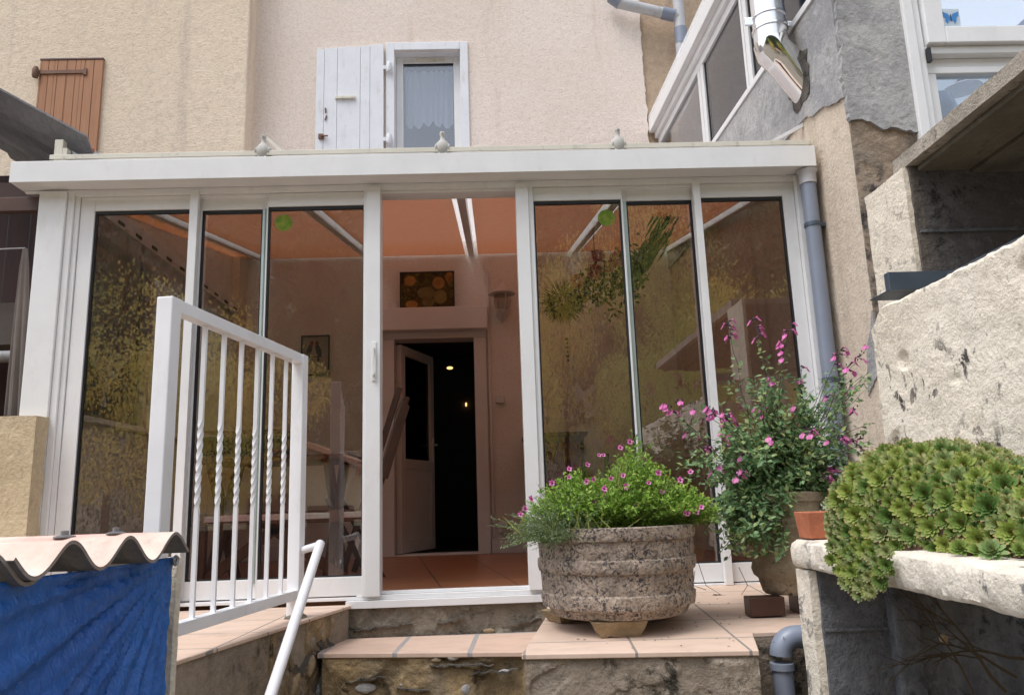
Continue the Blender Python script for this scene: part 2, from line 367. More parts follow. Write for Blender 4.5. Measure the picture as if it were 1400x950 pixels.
def jag(pts, amp, step, sc=12, seed=0):
    """roughen the outline of a polygon given as 3-D points"""
    out = []
    for i in range(len(pts)):
        a, b, j = pts[i][0], pts[(i+1) % len(pts)][0], pts[i][1]
        a, b = Vector(a), Vector(b); out.append(a)
        if j:
            n = max(1, int((b-a).length/step))
            dirn = (b-a).normalized(); 
            for k in range(1, n):
                p = a.lerp(b, k/n); h = amp*(noise.noise(p*sc+Vector((seed, 0, 0)))+.6*noise.noise(p*sc*3))
                out.append(p+Vector(pts[i][2] if len(pts[i]) > 2 else (0, 0, 1))*h)
    return out
exec_parts = []
# ================================================================== ground, terraces and steps
m = MB(); n = 60
g = [[None]*(n+1) for _ in range(n+1)]
for i in range(n+1):
    for j in range(n+1):
        x = -150+300*i/n; y = -170+290*j/n
        d = max(0, -y-34)
        z = -1.15 + (d*.62 if d < 75 else 46.5) + min(d, 20)*.12*noise.noise(Vector((x*.03, y*.03, 0)))
        z -= .05*max(0, min(1, (-y-8)/20))
        g[i][j] = m.bm.verts.new((x, y, z))
for i in range(n):
    for j in range(n): m.bm.faces.new((g[i][j], g[i+1][j], g[i+1][j+1], g[i][j+1]))
struct(m.build('ground', M['ground'], smooth=True))
m = MB()
for i in range(41):
    for j in range(21):
        pass
nn = 40
g = [[m.bm.verts.new((-120+240*i/nn, -38-70*j/20, -1.1+(70*j/20)*.80+2.2*noise.noise(Vector((i*.4, j*.5, 3)))-(.6 if j == 0 else 0))) for j in range(21)] for i in range(nn+1)]
for i in range(nn):
    for j in range(20): m.bm.faces.new((g[i][j], g[i+1][j], g[i+1][j+1], g[i][j+1]))
struct(m.build('hillside', M['hill'], smooth=True))
# left landing: edge towards the steps
LA = Vector((-1.15, -1.62, -.03)); LB = Vector((-.736, -.055, -.03))
base = MB().prism([(-2.75, -1.62, -.045), (LA.x, LA.y, -.045), (LB.x, LB.y, -.045), (-.736, -.02, -.045), (-2.75, -.02, -.045)], (0, 0, -1.1)).build('terrace', M['landing_side'])
struct(base)
tl = MB().prism([(-2.75, -1.64, -.03), (LA.x+.012, LA.y-.02, -.03), (LB.x+.012, LB.y, -.03), (-.724, -.022, -.03), (-2.75, -.022, -.03)], (0, 0, -.014)).build('tiled_surface', M['tile_out'], base, bevel=.003)
rough_panel((LA.x+.004, LA.y, -.046), (LA.x*.45+LB.x*.55+.006, LA.y*.45+LB.y*.55, -.046), (LA.x*.45+LB.x*.55+.006, LA.y*.45+LB.y*.55, -1.1), (LA.x+.004, LA.y, -1.1), .04, 60, 60, .006, 6, 2).build('rendered_side', M['landing_side'], base, smooth=True)
rough_panel((LA.x*.45+LB.x*.55+.002, LA.y*.45+LB.y*.55, -.046), (LB.x+.002, LB.y, -.046), (LB.x+.002, LB.y, -1.1), (LA.x*.45+LB.x*.55+.002, LA.y*.45+LB.y*.55, -1.1), .05, 70, 90, .016, 9, 5, .05).build('broken_side', M['stonework'], base, smooth=True)
def onlanding(px, py):
    d = (px-700)/f_*Rv + (475-py)/f_*Uv + Fv
    return CAM+d*((-.736+.2646*(CAM.y+.055)-CAM.x)/(d.x-.2646*d.y))
for px, py, ry_, rz_, mt_ in ((424, 908, .050, .026, 'sand_block'), (441, 868, .030, .020, 'sand_block'), (447, 897, .035, .022, 'stone_pale'), (404, 932, .06, .030, 'sand_block'), (437, 938, .045, .024, 'cement'), (452, 852, .026, .022, 'sand_block'), (424, 880, .03, .016, 'landing_side'), (466, 915, .02, .03, 'cement')):
    p = onlanding(px, py)
    MB().ball(p-Vector((.004, 0, 0)), .022, ry_, rz_, 4, .012, Matrix.Rotation(px*.01, 3, 'X')).build('exposed_stone', M[mt_], base, smooth=True)
for pts_ in (((392, 905), (408, 912), (425, 888), (440, 893), (436, 915), (412, 925), (395, 918)), ((432, 878), (446, 872), (458, 884), (452, 893), (438, 888)), ((443, 920), (456, 905), (462, 925), (455, 945), (444, 948))):
    e = jag([(tuple(onlanding(*q_)+Vector((.006, 0, 0))), 1) for q_ in pts_], .012, .012, 30, 2)
    MB().prism(e, (-.03, 0, 0)).build('crevice_shade', M['gap'], base)  # flat dark patches painting the shade inside holes in the wall
# steps
steps = struct(MB().box(-1.1, .6, -2.4, -.03, -1.15, -.93).build('steps', M['stonework']))
rough_panel((-.745, -.03, -.052), (.26, -.03, -.052), (.26, -.03, -.19), (-.745, -.03, -.19), .06, 110, 18, .011, 9, 1, .02).build('riser', M['mortar'], steps, smooth=True)
ta, tb = Vector((-.755, -.405, 0)), Vector((.135, -.555, 0))
MB().prism([(-.80, -.04, -.187), (.25, -.04, -.187), (.25, tb.y-.02, -.187), (ta.x-.05, ta.y, -.187)], (0, 0, -.02)).build('tiled_tread', M['tile_step'], steps, bevel=.003)
rough_panel((ta.x-.03, ta.y+.006, -.208), (tb.x+.07, tb.y-.004, -.208), (tb.x+.07, tb.y-.004, -.50), (ta.x-.03, ta.y+.006, -.50), .3, 130, 50, .010, 6, 8, .018).build('riser', M['stonework'], steps, smooth=True)
for px, py, rx, rz, mt in ((377+220, 902, .022, .010, 'sand_block'), (550, 936, .014, .011, 'stone_pale'), (620, 898, .026, .013, 'stone_pale'), (637, 942, .022, .022, 'cement'), (690, 918, .028, .010, 'cement'), (480, 905, .03, .014, 'sand_block'), (500, 940, .05, .02, 'cement'), (597, 900, .012, .007, 'stone_pale'), (668, 862, .03, .012, 'sand_block'), (480, 938, .04, .02, 'stonework')):
    if py < 880: p = at(px, py, y=-.034)
    else:
        yy = -.405-.15*(px-458)/260+.004; p = at(px, py, y=yy)
    MB().ball(p, rx, .008, rz, 3, .006).build('embedded_stone', M[mt], steps, smooth=True)
for k, (z0, yf) in enumerate(((-.44, -.78), (-.69, -1.12))):
    MB().box(-1.0 if k else -.9, .2, yf, -.3-.3*k, z0-.3, z0).build('tread', M['landing_side'], steps, bevel=.01)
random.seed(14)
for (xa, xb, za, zb_, yf) in ((-.72, -.42, -.155, -.125, -.046), (-.30, -.16, -.13, -.11, -.046), (.05, .22, -.15, -.12, -.046), (-.30, -.02, -.245, -.235, None), (-.68, -.50, -.31, -.29, None), (-.45, -.30, -.33, -.34, None), (-.12, .08, -.27, -.26, None)):
    n_ = int((xb-xa)/.008); up, dn = [], []
    for i in range(n_+1):
        x = xa+(xb-xa)*i/n_; z = za+(zb_-za)*i/n_+.010*noise.noise(Vector((x*28, za*50, 0)))+.005*noise.noise(Vector((x*80, za*50, 2)))
        y = yf if yf else -.405-.15*(x+.73)/.85-.013; w_ = .0035*math.sin(PI*i/n_)*(1+noise.noise(Vector((x*60, 1, 1))))+.0005
        up.append(Vector((x, y, z+w_))); dn.append(Vector((x, y, z-w_)))
    MB().prism(up+dn[::-1], (0, .02, 0)).build('crack', M['gap'], steps)
# right landing, sloping gently to the front
def RZ(y): return .0 + y*.037
RP = [(.09, -1.334), (.85, -1.405), (.92, -1.15), (1.87, -1.15), (1.87, -.02), (.25, -.02), (.235, -.6)]
rb = struct(MB().hull8([Vector((x, y, RZ(y)-.018)) for x, y in RP], [Vector((x, y, -1.15)) for x, y in RP]).build('terrace', M['landing_side']))
MB().hull8([Vector((x+(-.012 if x < .3 else 0), y-(.015 if y < -1.25 else 0), RZ(y))) for x, y in RP], [Vector((x+(-.012 if x < .3 else 0), y-(.015 if y < -1.25 else 0), RZ(y)-.017)) for x, y in RP]).build('tiled_surface', M['tile_out'], rb, bevel=.003)
rough_panel((.088, -1.338, RZ(-1.33)-.018), (.85, -1.409, RZ(-1.42)-.018), (.85, -1.409, -.8), (.088, -1.338, -.8), .05, 130, 80, .011, 7, 4, .035).build('rough_front', M['landing_side'], rb, smooth=True)
rough_panel((.235, -.6, RZ(-.6)-.018), (.09, -1.33, RZ(-1.33)-.018), (.09, -1.33, -.8), (.235, -.6, -.8), .03, 50, 50, .008, 7, 6).build('rough_flank', M['stonework'], rb, smooth=True)
# ================================================================== veranda
V = thing('veranda', 'white aluminium glazed veranda across the front of the house, its middle door slid open', 'veranda', (-.3, 0, 0))
m = MB().box(-2.43, -2.285, -.05, .10, -.03, 2.19)
m.build('corner_post', M['white'], V, bevel=.004)
B('outer_frame', M['white'], V, (-2.283, -2.25, -.035, .09, -.02, 2.19), (-2.249, -2.225, -.02, .08, -.02, 2.165), (1.74, 1.85, -.045, .09, -.01, 2.19), (-2.25, 1.74, -.03, .10, 2.165, 2.196), (-2.22, 1.74, -.012, .09, 2.150, 2.164))
B('threshold', M['white'], V, (-.75, .262, -.045, .10, -.048, -.012), (-.70, .255, -.025, .10, -.011, .012), (-.66, .245, 0, .03, .013, .028))
for a_, b_ in ((-2.225, -.701), (.2625, 1.74)): B('bottom_track', M['white'], V, (a_, b_, -.02, .08, -.0105, .006))
Fz0, Fz1 = 2.199, 2.318
B('fascia', M['white'], V, (-2.535, 1.822, -.152, -.145, Fz0, Fz1), (-2.535, 1.822, -.144, -.01, Fz0+.003, Fz0+.010), (-2.535, -2.528, -.144, -.01, Fz0+.012, Fz1-.001), (1.815, 1.822, -.144, -.01, Fz0+.012, Fz1-.001), (-2.52, 1.81, -.03, -.012, Fz0-.012, Fz0+.001))
def slope_slab(x0, x1, ya, za, yb, zb, t):
    return MB().hull8([Vector((x0, ya, za)), Vector((x1, ya, za)), Vector((x1, yb, zb)), Vector((x0, yb, zb))], [Vector((x0, ya, za-t)), Vector((x1, ya, za-t)), Vector((x1, yb, zb-t)), Vector((x0, yb, zb-t))])
rf = slope_slab(-2.33, 1.80, -.115, 2.362, 3.03, 2.93, .016).build('roof', M['poly'], V)
B('roof_edge', M['cream_alu'], V, (-2.35, 1.815, -.125, -.118, 2.338, 2.366), (-2.35, 1.815, -.117, -.05, 2.330, 2.337))
B('gap_shade_strip', M['seal'], V, (-2.5, 1.80, -.11, -.02, 2.30, 2.318))  # black strip painting in the shade of the gap below the roof edge
RX = (-2.14, -1.135, -.150, .84, 1.76); ed_ = [-2.40]+[v for X in RX for v in (X-.062, X+.062)]+[1.84]
for k in range(0, len(ed_), 2):
    slope_slab(ed_[k], ed_[k+1], .06, 2.235, 3.035, 2.80, .01).build('ceiling_blind', M['ceiling'], V)
for X in RX:
    r_ = slope_slab(X-.026, X+.026, .05, 2.30, 3.03, 2.865, .10).build('rafter', M['white'], V, bevel=.003)
# glazed panels
def panel(x0, x1, gx0, gx1, yc, z0=.012, z1=2.162, gz0=.105, gz1=2.085, edge=None):
    fr = MB()
    fr.box(x0, gx0, yc-.022, yc+.022, z0, z1) if gx0 > x0 else None
    fr.box(gx1, x1, yc-.022, yc+.022, z0, z1) if x1 > gx1 else None
    fr.box(gx0, gx1, yc-.022, yc+.022, gz1, z1); fr.box(gx0, gx1, yc-.022, yc+.022, z0, gz0)
    p = fr.build('window_panel', M['white'], V, bevel=.002)
    s_ = .009
    MB().box(gx0, gx0+s_, yc-.012, yc+.012, gz0, gz1).box(gx1-s_, gx1, yc-.012, yc+.012, gz0, gz1).box(gx0+s_, gx1-s_, yc-.012, yc+.012, gz1-s_*1.8, gz1).box(gx0+s_, gx1-s_, yc-.012, yc+.012, gz0, gz0+s_*.7).build('seal', M['seal'], p)
    MB().box(gx0+.004, gx1-.004, yc-.003, yc+.003, gz0+.003, gz1-.003).build('pane', M['glass'], p)
    return p
panel(-2.222, -1.60, -2.146, -1.618, .012)
panel(-1.60, -1.207, -1.572, -1.238, .036)
p3 = panel(-1.206, -.62, -1.200, -.672, .006)
p4 = panel(.205, .765, .266, .755, .006)
panel(.766, 1.19, .790, 1.163, .036)
panel(1.18, 1.738, 1.199, 1.672, .012)
B('mullion', M['white'], V, (-1.619, -1.575, -.042, -.012, .0, 2.178)); B('mullion', M['white'], V, (1.160, 1.199, -.042, -.012, .0, 2.178))
for X in (-1.236, .757): B('sliding_stile', M['edge'], V, (X, X+.032, .008, .05, .085, 2.082), (X+.008, X+.016, .000, .0075, .085, 2.082))
d1 = B('door_stile', M['white'], V, (-.656, -.580, -.05, .05, .008, 2.178)); B('door_stile', M['white'], V, (-.672, -.657, -.036, .0, .008, 2.178))
B('door_stile', M['white'], V, (.166, .236, -.05, .05, .012, 2.178)); B('door_stile', M['white'], V, (.237, .262, -.036, .0, .012, 2.178))
hp = at(511, 495, y=-.053)
h = MB().box(hp.x-.012, hp.x+.012, -.056, -.0505, hp.z-.10, hp.z+.11)
h.box(hp.x-.006, hp.x+.006, -.085, -.075, hp.z-.075, hp.z+.075).box(hp.x-.006, hp.x+.006, -.0745, -.057, hp.z+.055, hp.z+.075).box(hp.x-.006, hp.x+.006, -.0745, -.057, hp.z-.075, hp.z-.055)
h.build('handle', M['white'], d1, bevel=.002)
for px, py in ((388, 305), (829, 298)):
    p = at(px, py, y=-.001)
    st = MB(); st.bm.verts.new
    pts = [Vector((p.x+.048*math.cos(a*PI/14), -.0022, p.z+.048*math.sin(a*PI/14))) for a in range(28)]
    o = MB().prism(pts, (0, -.0012, 0)).build('round_sticker', M['sticker_green'], V)
    o.location.y = .0
# left flank and right flank of the veranda
B('flank_wall', M['in_wall'], V, (-2.43, -2.33, .10, 3.04, -.05, .97)); B('sill', M['white'], V, (-2.44, -2.27, .12, 3.03, .971, 1.0))
B('flank_frame', M['in_frame'], V, (-2.42, -2.34, .10, 3.03, 2.12, 2.30), (-2.42, -2.36, .10, .16, 1.0, 2.12), (-2.42, -2.36, 1.2, 1.26, 1.0, 2.12), (-2.42, -2.36, 2.95, 3.03, 1.0, 2.12))
MB().hull8([Vector((-2.42, .1, 2.302)), Vector((-2.42, 3.03, 2.302)), Vector((-2.42, 3.03, 2.80)), Vector((-2.42, .1, 2.25))], [Vector((-2.36, .1, 2.302)), Vector((-2.36, 3.03, 2.302)), Vector((-2.36, 3.03, 2.80)), Vector((-2.36, .1, 2.25))]).build('gable_panel', M['in_wall'], V)
MB().box(-2.40, -2.394, .16, 2.95, 1.0, 2.12).build('flank_pane', M['glass'], V)
fl = struct(MB().box(-2.42, 1.86, .10, 3.04, -.14, -.002).build('floor', M['tile_in']))
struct(MB().box(-3.2, 1.86, -.018, .0995, -.5, -.05).build('floor_footing', M['mortar']))
# ================================================================== house behind (pale pink) and its openings
H = thing('house', 'pale pink rendered house wall rising behind the veranda roof', 'house', (-.3, 3.2, -1.1))
def wall_with_holes(name, mat, par, x0, x1, z0, z1, y0, y1, holes):
    m = MB(); xs = x0
    for (a, b, c, d) in sorted(holes):
        if a > xs: m.box(xs, a, y0, y1, z0, z1)
        if c > z0: m.box(a, b, y0, y1, z0, c)
        if d < z1: m.box(a, b, y0, y1, d, z1)
        xs = b
    m.box(xs, x1, y0, y1, z0, z1)
    bmesh.ops.remove_doubles(m.bm, verts=m.bm.verts, dist=1e-5)
    return m.build(name, mat, par)
UW = (-.885, -.22, 3.72, 4.975)
wall_with_holes('wall', M['pink_wall'], H, -2.35, 1.645, 2.80, 7.2, 3.05, 3.35, [UW])
e = jag([((1.646, 3.046, 7.2), 1, (1, 0, 0)), ((1.646, 3.046, 2.8), 0), ((1.55, 3.046, 2.8), 0), ((1.55, 3.046, 7.2), 0)], .022, .03, 14, 2)
MB().prism(e, (0, .02, 0)).build('ragged_render_edge', M['pink_wall'], H)
B('old_wall', M['beige_rough'], H, (1.645, 4.2, 3.075, 3.35, 2.6, 7.2), bevel=0)
wall_with_holes('ground_floor_wall', M['in_wall'], H, -2.42, 1.86, -.1, 2.799, 3.045, 3.30, [(-.93, -.10, -.1, 2.0)])
# upstairs window
a, b, c, d = UW
W = MB().box(a-.085, a-.001, 3.030, 3.06, c, d+.085).box(b+.001, b+.08, 3.030, 3.06, c, d+.085).box(a-.0005, b+.0005, 3.030, 3.06, d+.001, d+.085).build('window', M['white_boards'], H, bevel=.004)
B('reveal', M['white_boards'], W, (a, a+.004, 3.061, 3.34, c, d), (b-.004, b, 3.061, 3.34, c, d), (a+.004, b-.004, 3.061, 3.34, d-.004, d))
B('frame', M['white'], W, (a+.005, a+.075, 3.16, 3.21, c, d-.005), (b-.075, b-.005, 3.16, 3.21, c, d-.005), (a+.076, b-.076, 3.16, 3.21, d-.075, d-.005), bevel=.004)
MB().box(a+.07, b-.07, 3.185, 3.191, c, d-.07).build('pane', M['glass_up'], W)
B('trickle_vent', M['cream_alu'], W, (-.68, -.38, 3.145, 3.159, d-.055, d-.03))
B('seal', M['seal'], W, (a+.076, b-.076, 3.166, 3.184, d-.085, d-.076))
m = MB(); nx = 60; rows = []
for j in range(15):
    z = d-.12-(j/14)*.58; row = []
    for i in range(nx+1):
        u = i/nx; x = a+.09+u*(b-a-.18)
        zz = z if j < 14 else z-.05*abs(math.sin(u*PI*5+.4))-.02*math.sin(u*9)
        row.append(m.bm.verts.new((x, 3.24+.014*math.sin(u*46+math.sin(u*9)*2)*(1-.3*j/14), zz)))
    rows.append(row)
for r0, r1 in zip(rows, rows[1:]):
    for i in range(nx): m.bm.faces.new((r0[i], r0[i+1], r1[i+1], r1[i]))
m.build('lace_curtain', M['lace'], W, smooth=True)
m = MB().box(-3.2, 2.2, 5.2, 5.3, 2.9, 7).box(-3.2, -3.1, 3.3, 5.2, 2.9, 7).box(2.2, 2.3, 3.36, 5.3, 2.9, 7).box(-3.1, 2.2, 3.36, 5.2, 6.6, 6.7)
m.build('upstairs_room', plain('room blued for sky reflection', (.13, .18, .27), .8), H)  # walls coloured blue in place of sky reflected in the pane
SH = B('shutter', M['white_boards'], H, bevel=.002, *[(x0, x1, 3.008, 3.036, 3.7, 4.985+.01*k) for k, (x0, x1) in enumerate(((-1.662, -1.585), (-1.582, -1.455), (-1.452, -1.225), (-1.222, -1.128), (-1.125, -.992)))])
q = at(472, 134, y=3.0); B('pull', M['cream_alu'], SH, (q.x-.1, q.x+.1, 2.985, 3.0075, q.z-.012, q.z+.014))
q = at(439, 187, y=3.0); MB().obox((q.x, 2.998, q.z), .05, .02, .05).tube([(q.x, 2.985, q.z), (q.x+.07, 2.985, q.z)], .008, 8).build('catch', M['iron'], SH)
q = at(445, 155, y=3.0); MB().obox((q.x, 3.001, q.z+.03), .012, .01, .05).obox((q.x+.004, 3.001, q.z-.05), .012, .01, .05, Matrix.Rotation(.3, 3, 'Y')).build('keyhole_plate', M['iron'], SH)
for py in (92, 190):
    q = at(532, py, y=3.0); MB().lathe([(.022, -.05), (.026, -.04), (.026, .04), (.022, .05)], (q.x, 3.0, q.z), 14).box(q.x-.06, q.x-.02, 3.0, 3.0075, q.z-.02, q.z+.02).build('hinge', M['white_boards'], SH, smooth=True)
# inner door with roller shutter box
D = B('door_frame', M['in_frame'], H, (-1.03, -.892, 3.0, 3.20, 0, 1.965), (-.148, -.035, 3.0, 3.20, 0, 1.965), (-1.03, -.035, 3.0, 3.20, 1.967, 2.075), (-.892, -.148, 3.02, 3.25, -.001, .012), bevel=.003)
q0 = at(600, 419, y=2.88); q1 = at(600, 450, y=2.88)
B('roller_shutter_box', M['in_frame'], H, (-1.12, -.012, 2.88, 3.044, q1.z, q0.z), bevel=.01)
hg = Vector((-.865, 3.13, 0)); E_ = at(593, 741, z=.02); L = .735; best = None
for i in range(90):
    a_ = R(i); v_ = hg+Vector((math.cos(a_), math.sin(a_), 0))*L+Vector((0, 0, .03))-CAM; X_ = 700+f_*v_.dot(Rv)/v_.dot(Fv)
    if best is None or abs(X_-592) < best[0]: best = (abs(X_-592), a_)
dv = Vector((math.cos(best[1]), math.sin(best[1]), 0))
rot = Matrix.Rotation(math.atan2(dv.y, dv.x), 3, 'Z')
def lbox(m, u0, u1, z0, z1, t):
    return m.obox(hg+dv*((u0+u1)/2)+Vector((0, 0, (z0+z1)/2)), u1-u0, t, z1-z0, rot)
m = MB(); lbox(m, 0, .085, .02, 1.94, .055); lbox(m, L-.085, L, .02, 1.94, .055); lbox(m, .086, L-.086, .02, .12, .055); lbox(m, .086, L-.086, .78, .87, .055); lbox(m, .086, L-.086, 1.85, 1.94, .055)
DL = m.build('door', M['in_frame'], H, bevel=.003)
m = MB()
for k in range(13): lbox(m, .086+k*.0423, .086+k*.0423+.039, .121, .779, .03)
m.build('lower_panel', M['in_frame'], DL, bevel=.003)
lbox(MB(), .087, L-.087, .871, 1.849, .012).build('pane', M['dark_glass'], DL)
pc = hg+dv*(L-.04); nn_ = Vector((dv.y, -dv.x, 0))
m = MB(); lbox(m, L-.055, L-.025, .86, 1.10, .075); m.tube([pc+Vector((0, 0, 1.03))+nn_*.03, pc+Vector((0, 0, 1.03))+nn_*.075, pc+Vector((0, 0, 1.03))+nn_*.075-dv*.12], .011, 10)
m.build('handle', M['white'], DL, smooth=True)
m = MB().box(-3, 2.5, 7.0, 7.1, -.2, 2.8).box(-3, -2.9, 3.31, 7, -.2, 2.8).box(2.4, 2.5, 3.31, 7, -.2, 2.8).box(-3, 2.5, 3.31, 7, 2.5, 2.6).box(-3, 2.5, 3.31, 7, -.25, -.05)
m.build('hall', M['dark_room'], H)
# exterior plinth, conduit, junction box and socket on the inner wall
cx = at(672, 600, y=3.03).x
for a_, b_ in ((-.03, 1.85), (-2.41, -1.032)): B('skirting', M['in_frame'], H, (a_, b_, 3.02, 3.044, 0, .13))
CD = tag(B('cable_conduit', M['in_frame'], None, (cx-.012, cx+.012, 3.02, 3.044, .14, 2.62)), 'thin beige cable conduit running down the wall beside the inner door', 'conduit')
q = at(683, 546, y=3.02); tag(B('junction_box', M['plastic_white'], None, (q.x-.035, q.x+.045, 2.995, 3.044, q.z-.035, q.z+.035), bevel=.005), 'small square junction box halfway down the conduit', 'junction box')
q = at(688, 721, y=3.03); SK = tag(B('wall_socket', M['plastic_white'], None, (q.x-.045, q.x+.045, 3.005, 3.044, q.z-.045, q.z+.045), bevel=.006), 'square white wall socket low on the wall, right of the inner door', 'socket')
MB().tube([(q.x, 3.0045, q.z), (q.x, 2.997, q.z)], .03, 20).build('socket_face', M['plastic_white'], SK, smooth=True)
q = at(540, 412, y=2.95); tag(B('alarm_box', M['plastic_white'], None, (q.x-.055, q.x+.02, 2.93, 2.99, q0.z+.001, q0.z+.075), bevel=.006), 'small pale box standing left of the fruit picture on the roller shutter box', 'box')
# warm lamp in the hall (lit in the photograph)
s = N('lit lamp'); s.b.inputs['Emission Color'].default_value = (1, .55, .2, 1); s.b.inputs['Emission Strength'].default_value = .9; s.col((.3, .2, .1))
q = at(615, 503, y=5.6); CL = thing('ceiling_lamp', 'small round lit lamp glowing in the dark hall behind the inner door', 'lamp', (q.x, 5.6, 2.5))
MB().ball((q.x, 5.6, q.z), .04, .04, .018, 3).build('shade', s.m, CL, smooth=True); MB().tube([(q.x, 5.6, q.z+.04), (q.x, 5.6, 2.499)], .008, 8).build('cord', M['black'], CL)
q = at(637, 552, y=6.9); MB().ball((q.x, 6.97, q.z), .014, .012, .030, 2).build('lamp_reflection', s.m, None, smooth=True)  # glowing ball in place of the lamp's reflection, not a second lamp
tag(bpy.data.objects['lamp_reflection'], 'tiny oval reflection of the lamp, made as a glowing ball deep in the hall', 'lamp')
# ================================================================== left neighbour house
q = at(338, 100, y=2.82); CXL = q.x
NH = thing('house', 'beige rendered neighbour house wall at upper left with a closed brown shutter', 'house', (-4, 3, -1.1))
B('wall', M['beige_wall'], NH, (-9, CXL, 2.82, 3.4, -1.15, 7.2), bevel=.01)
a0, a1 = at(53, 84, y=2.80), at(142, 84, y=2.80)
m = MB()
for k in range(7): m.box(a0.x+.02+k*(a1.x-a0.x-.02)/7+.002, a0.x+.02+(k+1)*(a1.x-a0.x-.02)/7-.002, 2.79, 2.815, 3.2, a0.z)
S2 = m.build('shutter', M['brown_shutter'], NH, bevel=.002)
B('lintel_board', M['wood_dark'], S2, (a0.x+.02, a1.x, 2.785, 2.8195, a0.z+.002, a0.z+.02))
q = at(48, 99, y=2.78); q2 = at(116, 99, y=2.78)
MB().box(q.x, q2.x, 2.778, 2.7895, q.z-.018, q.z+.018).lathe([(.025, -.05), (.03, -.03), (.03, .03), (.02, .06)], (q.x+.01, 2.77, q.z-.01), 12).obox((q2.x, 2.783, q.z), .03, .012, .07).build('strap_hinge', M['iron'], S2, smooth=True)
# ================================================================== right side building
def sx(y): return 1.87-.03125*(y+.47)
def onside(px, py):
    d = (px-700)/f_*Rv + (475-py)/f_*Uv + Fv
    t = (1.87-.03125*(CAM.y+.47)-CAM.x)/(d.x+.03125*d.y); return CAM+d*t
SBd = thing('house', 'right-hand neighbour house end with glazed extension above bare grey cement', 'house', (2.6, 1, -1.15))
def sp(y, z, o=0): return Vector((sx(y)-o, y, z))
MB().prism([sp(-.46, -1.15), sp(3.05, -1.15), sp(3.05, 3.12), sp(-.46, 3.12)], (.25, 0, 0)).build('side_wall', M['side_beige'], SBd)
e = jag([(tuple(sp(-.465, 2.43, .014)), 1), (tuple(sp(.0, 2.55, .014)), 1), (tuple(sp(3.04, 2.6, .014)), 0), (tuple(sp(3.04, 3.115, .014)), 0), (tuple(sp(-.465, 3.115, .014)), 1, (0, .25, 0))], .02, .025, 10, 3)
MB().prism(e, (.02, 0, 0)).build('cement_patch', M['cement'], SBd)
# broken render at the corner low down
e = jag([(tuple(sp(-.47, 1.30, .008)), 1), (tuple(sp(-.46, .98, .008)), 1), (tuple(sp(-.33, .90, .008)), 1), (tuple(sp(-.37, 1.12, .008)), 1)], .03, .02, 14, 5)
MB().prism(e, (.015, 0, 0)).build('cement_patch', M['cement'], SBd)
# end wall facing the steps
rough_panel((1.87, -.474, 3.5), (2.22, -.474, 3.5), (2.22, -.474, -1.15), (1.87, -.474, -1.15), .25, 40, 380, .009, 7, 9).build('end_wall', M['stained'], SBd, smooth=True)
e = jag([((1.866, -.492, 2.29), 1), ((2.205, -.492, 2.22), 0), ((2.205, -.492, 3.5), 0), ((1.866, -.492, 3.5), 1, (.6, 0, 0))], .035, .02, 12, 1)
o = MB().prism(e, (0, .03, 0)).build('end_cement', M['cement'], SBd)
e = jag([((1.875, -.489, 3.5), 0), ((1.875, -.489, 2.34), 1), ((2.14, -.489, 2.30), 0)], .02, .02, 12, 4)
zs = at(1240, 150, y=-.5).z
# white corner column and front glazing
cL = at(1224, 0, y=-.50).x; cR = at(1258, 60, y=-.50).x
B('white_column', M['white'], SBd, (2.205, cR-.02, -.515, -.40, 1.85, 3.5), (cR-.018, cR+.02, -.50, -.40, 1.85, 3.5), bevel=.004)
zc = at(1300, 62, y=-.5).z; zb = at(1300, 73, y=-.5).z; zr = at(1300, 88, y=-.5).z; zg = at(1300, 97, y=-.5).z
gx = at(1288, 40, y=-.5).x; ztop = at(1300, 40, y=-.5).z
B('front_frame', M['white'], SBd, (cR+.02, 4.6, -.497, -.42, zb, zc-.004), (cR+.02, 4.6, -.45, -.40, zr, zb-.002), (cR+.02, 4.6, -.475, -.41, zg, zr-.002), (cR+.02, cR+.075, -.475, -.41, 1.85, zg-.002), (cR+.076, 4.6, -.475, -.41, 1.85, 1.95), bevel=.004)
CW = B('casement', M['white'], SBd, (cR+.03, gx, -.525, -.47, zc, 3.5), (gx+.001, 4.6, -.525, -.47, zc, ztop), bevel=.005)
MB().box(gx-.005, 4.6, -.50, -.494, ztop-.005, 3.5).build('pane', M['glass_up'], CW)
MB().box(cR+.07, 4.6, -.445, -.439, 1.95, zg+.003).build('lower_pane', M['glass_up'], SBd)
q = at(1264, 75, y=-.5); B('hinge_block', M['black'], SBd, (cR+.021, cR+.04, -.52, -.498, q.z-.05, q.z+.03))
pal = plain('pale sun room wall', (.66, .76, .82), .8)
m = MB().box(2.25, 5.2, 1.6, 1.7, 1.5, 4.2).box(2.25, 5.2, -.38, 1.6, 1.5, 1.55).box(5.1, 5.2, -.38, 1.6, 1.56, 4.2)
m.build('sun_room_wall', pal, SBd)
B('inner_bar', M['white'], SBd, (2.6, 4.6, .9, .95, 2.62, 2.68))
MB().obox((3.2, .6, 3.1), 1.6, .05, .05, Matrix.Rotation(-.7, 3, 'Y')).build('inner_brace', plain('violet grey bar', (.35, .35, .5), .5), SBd)
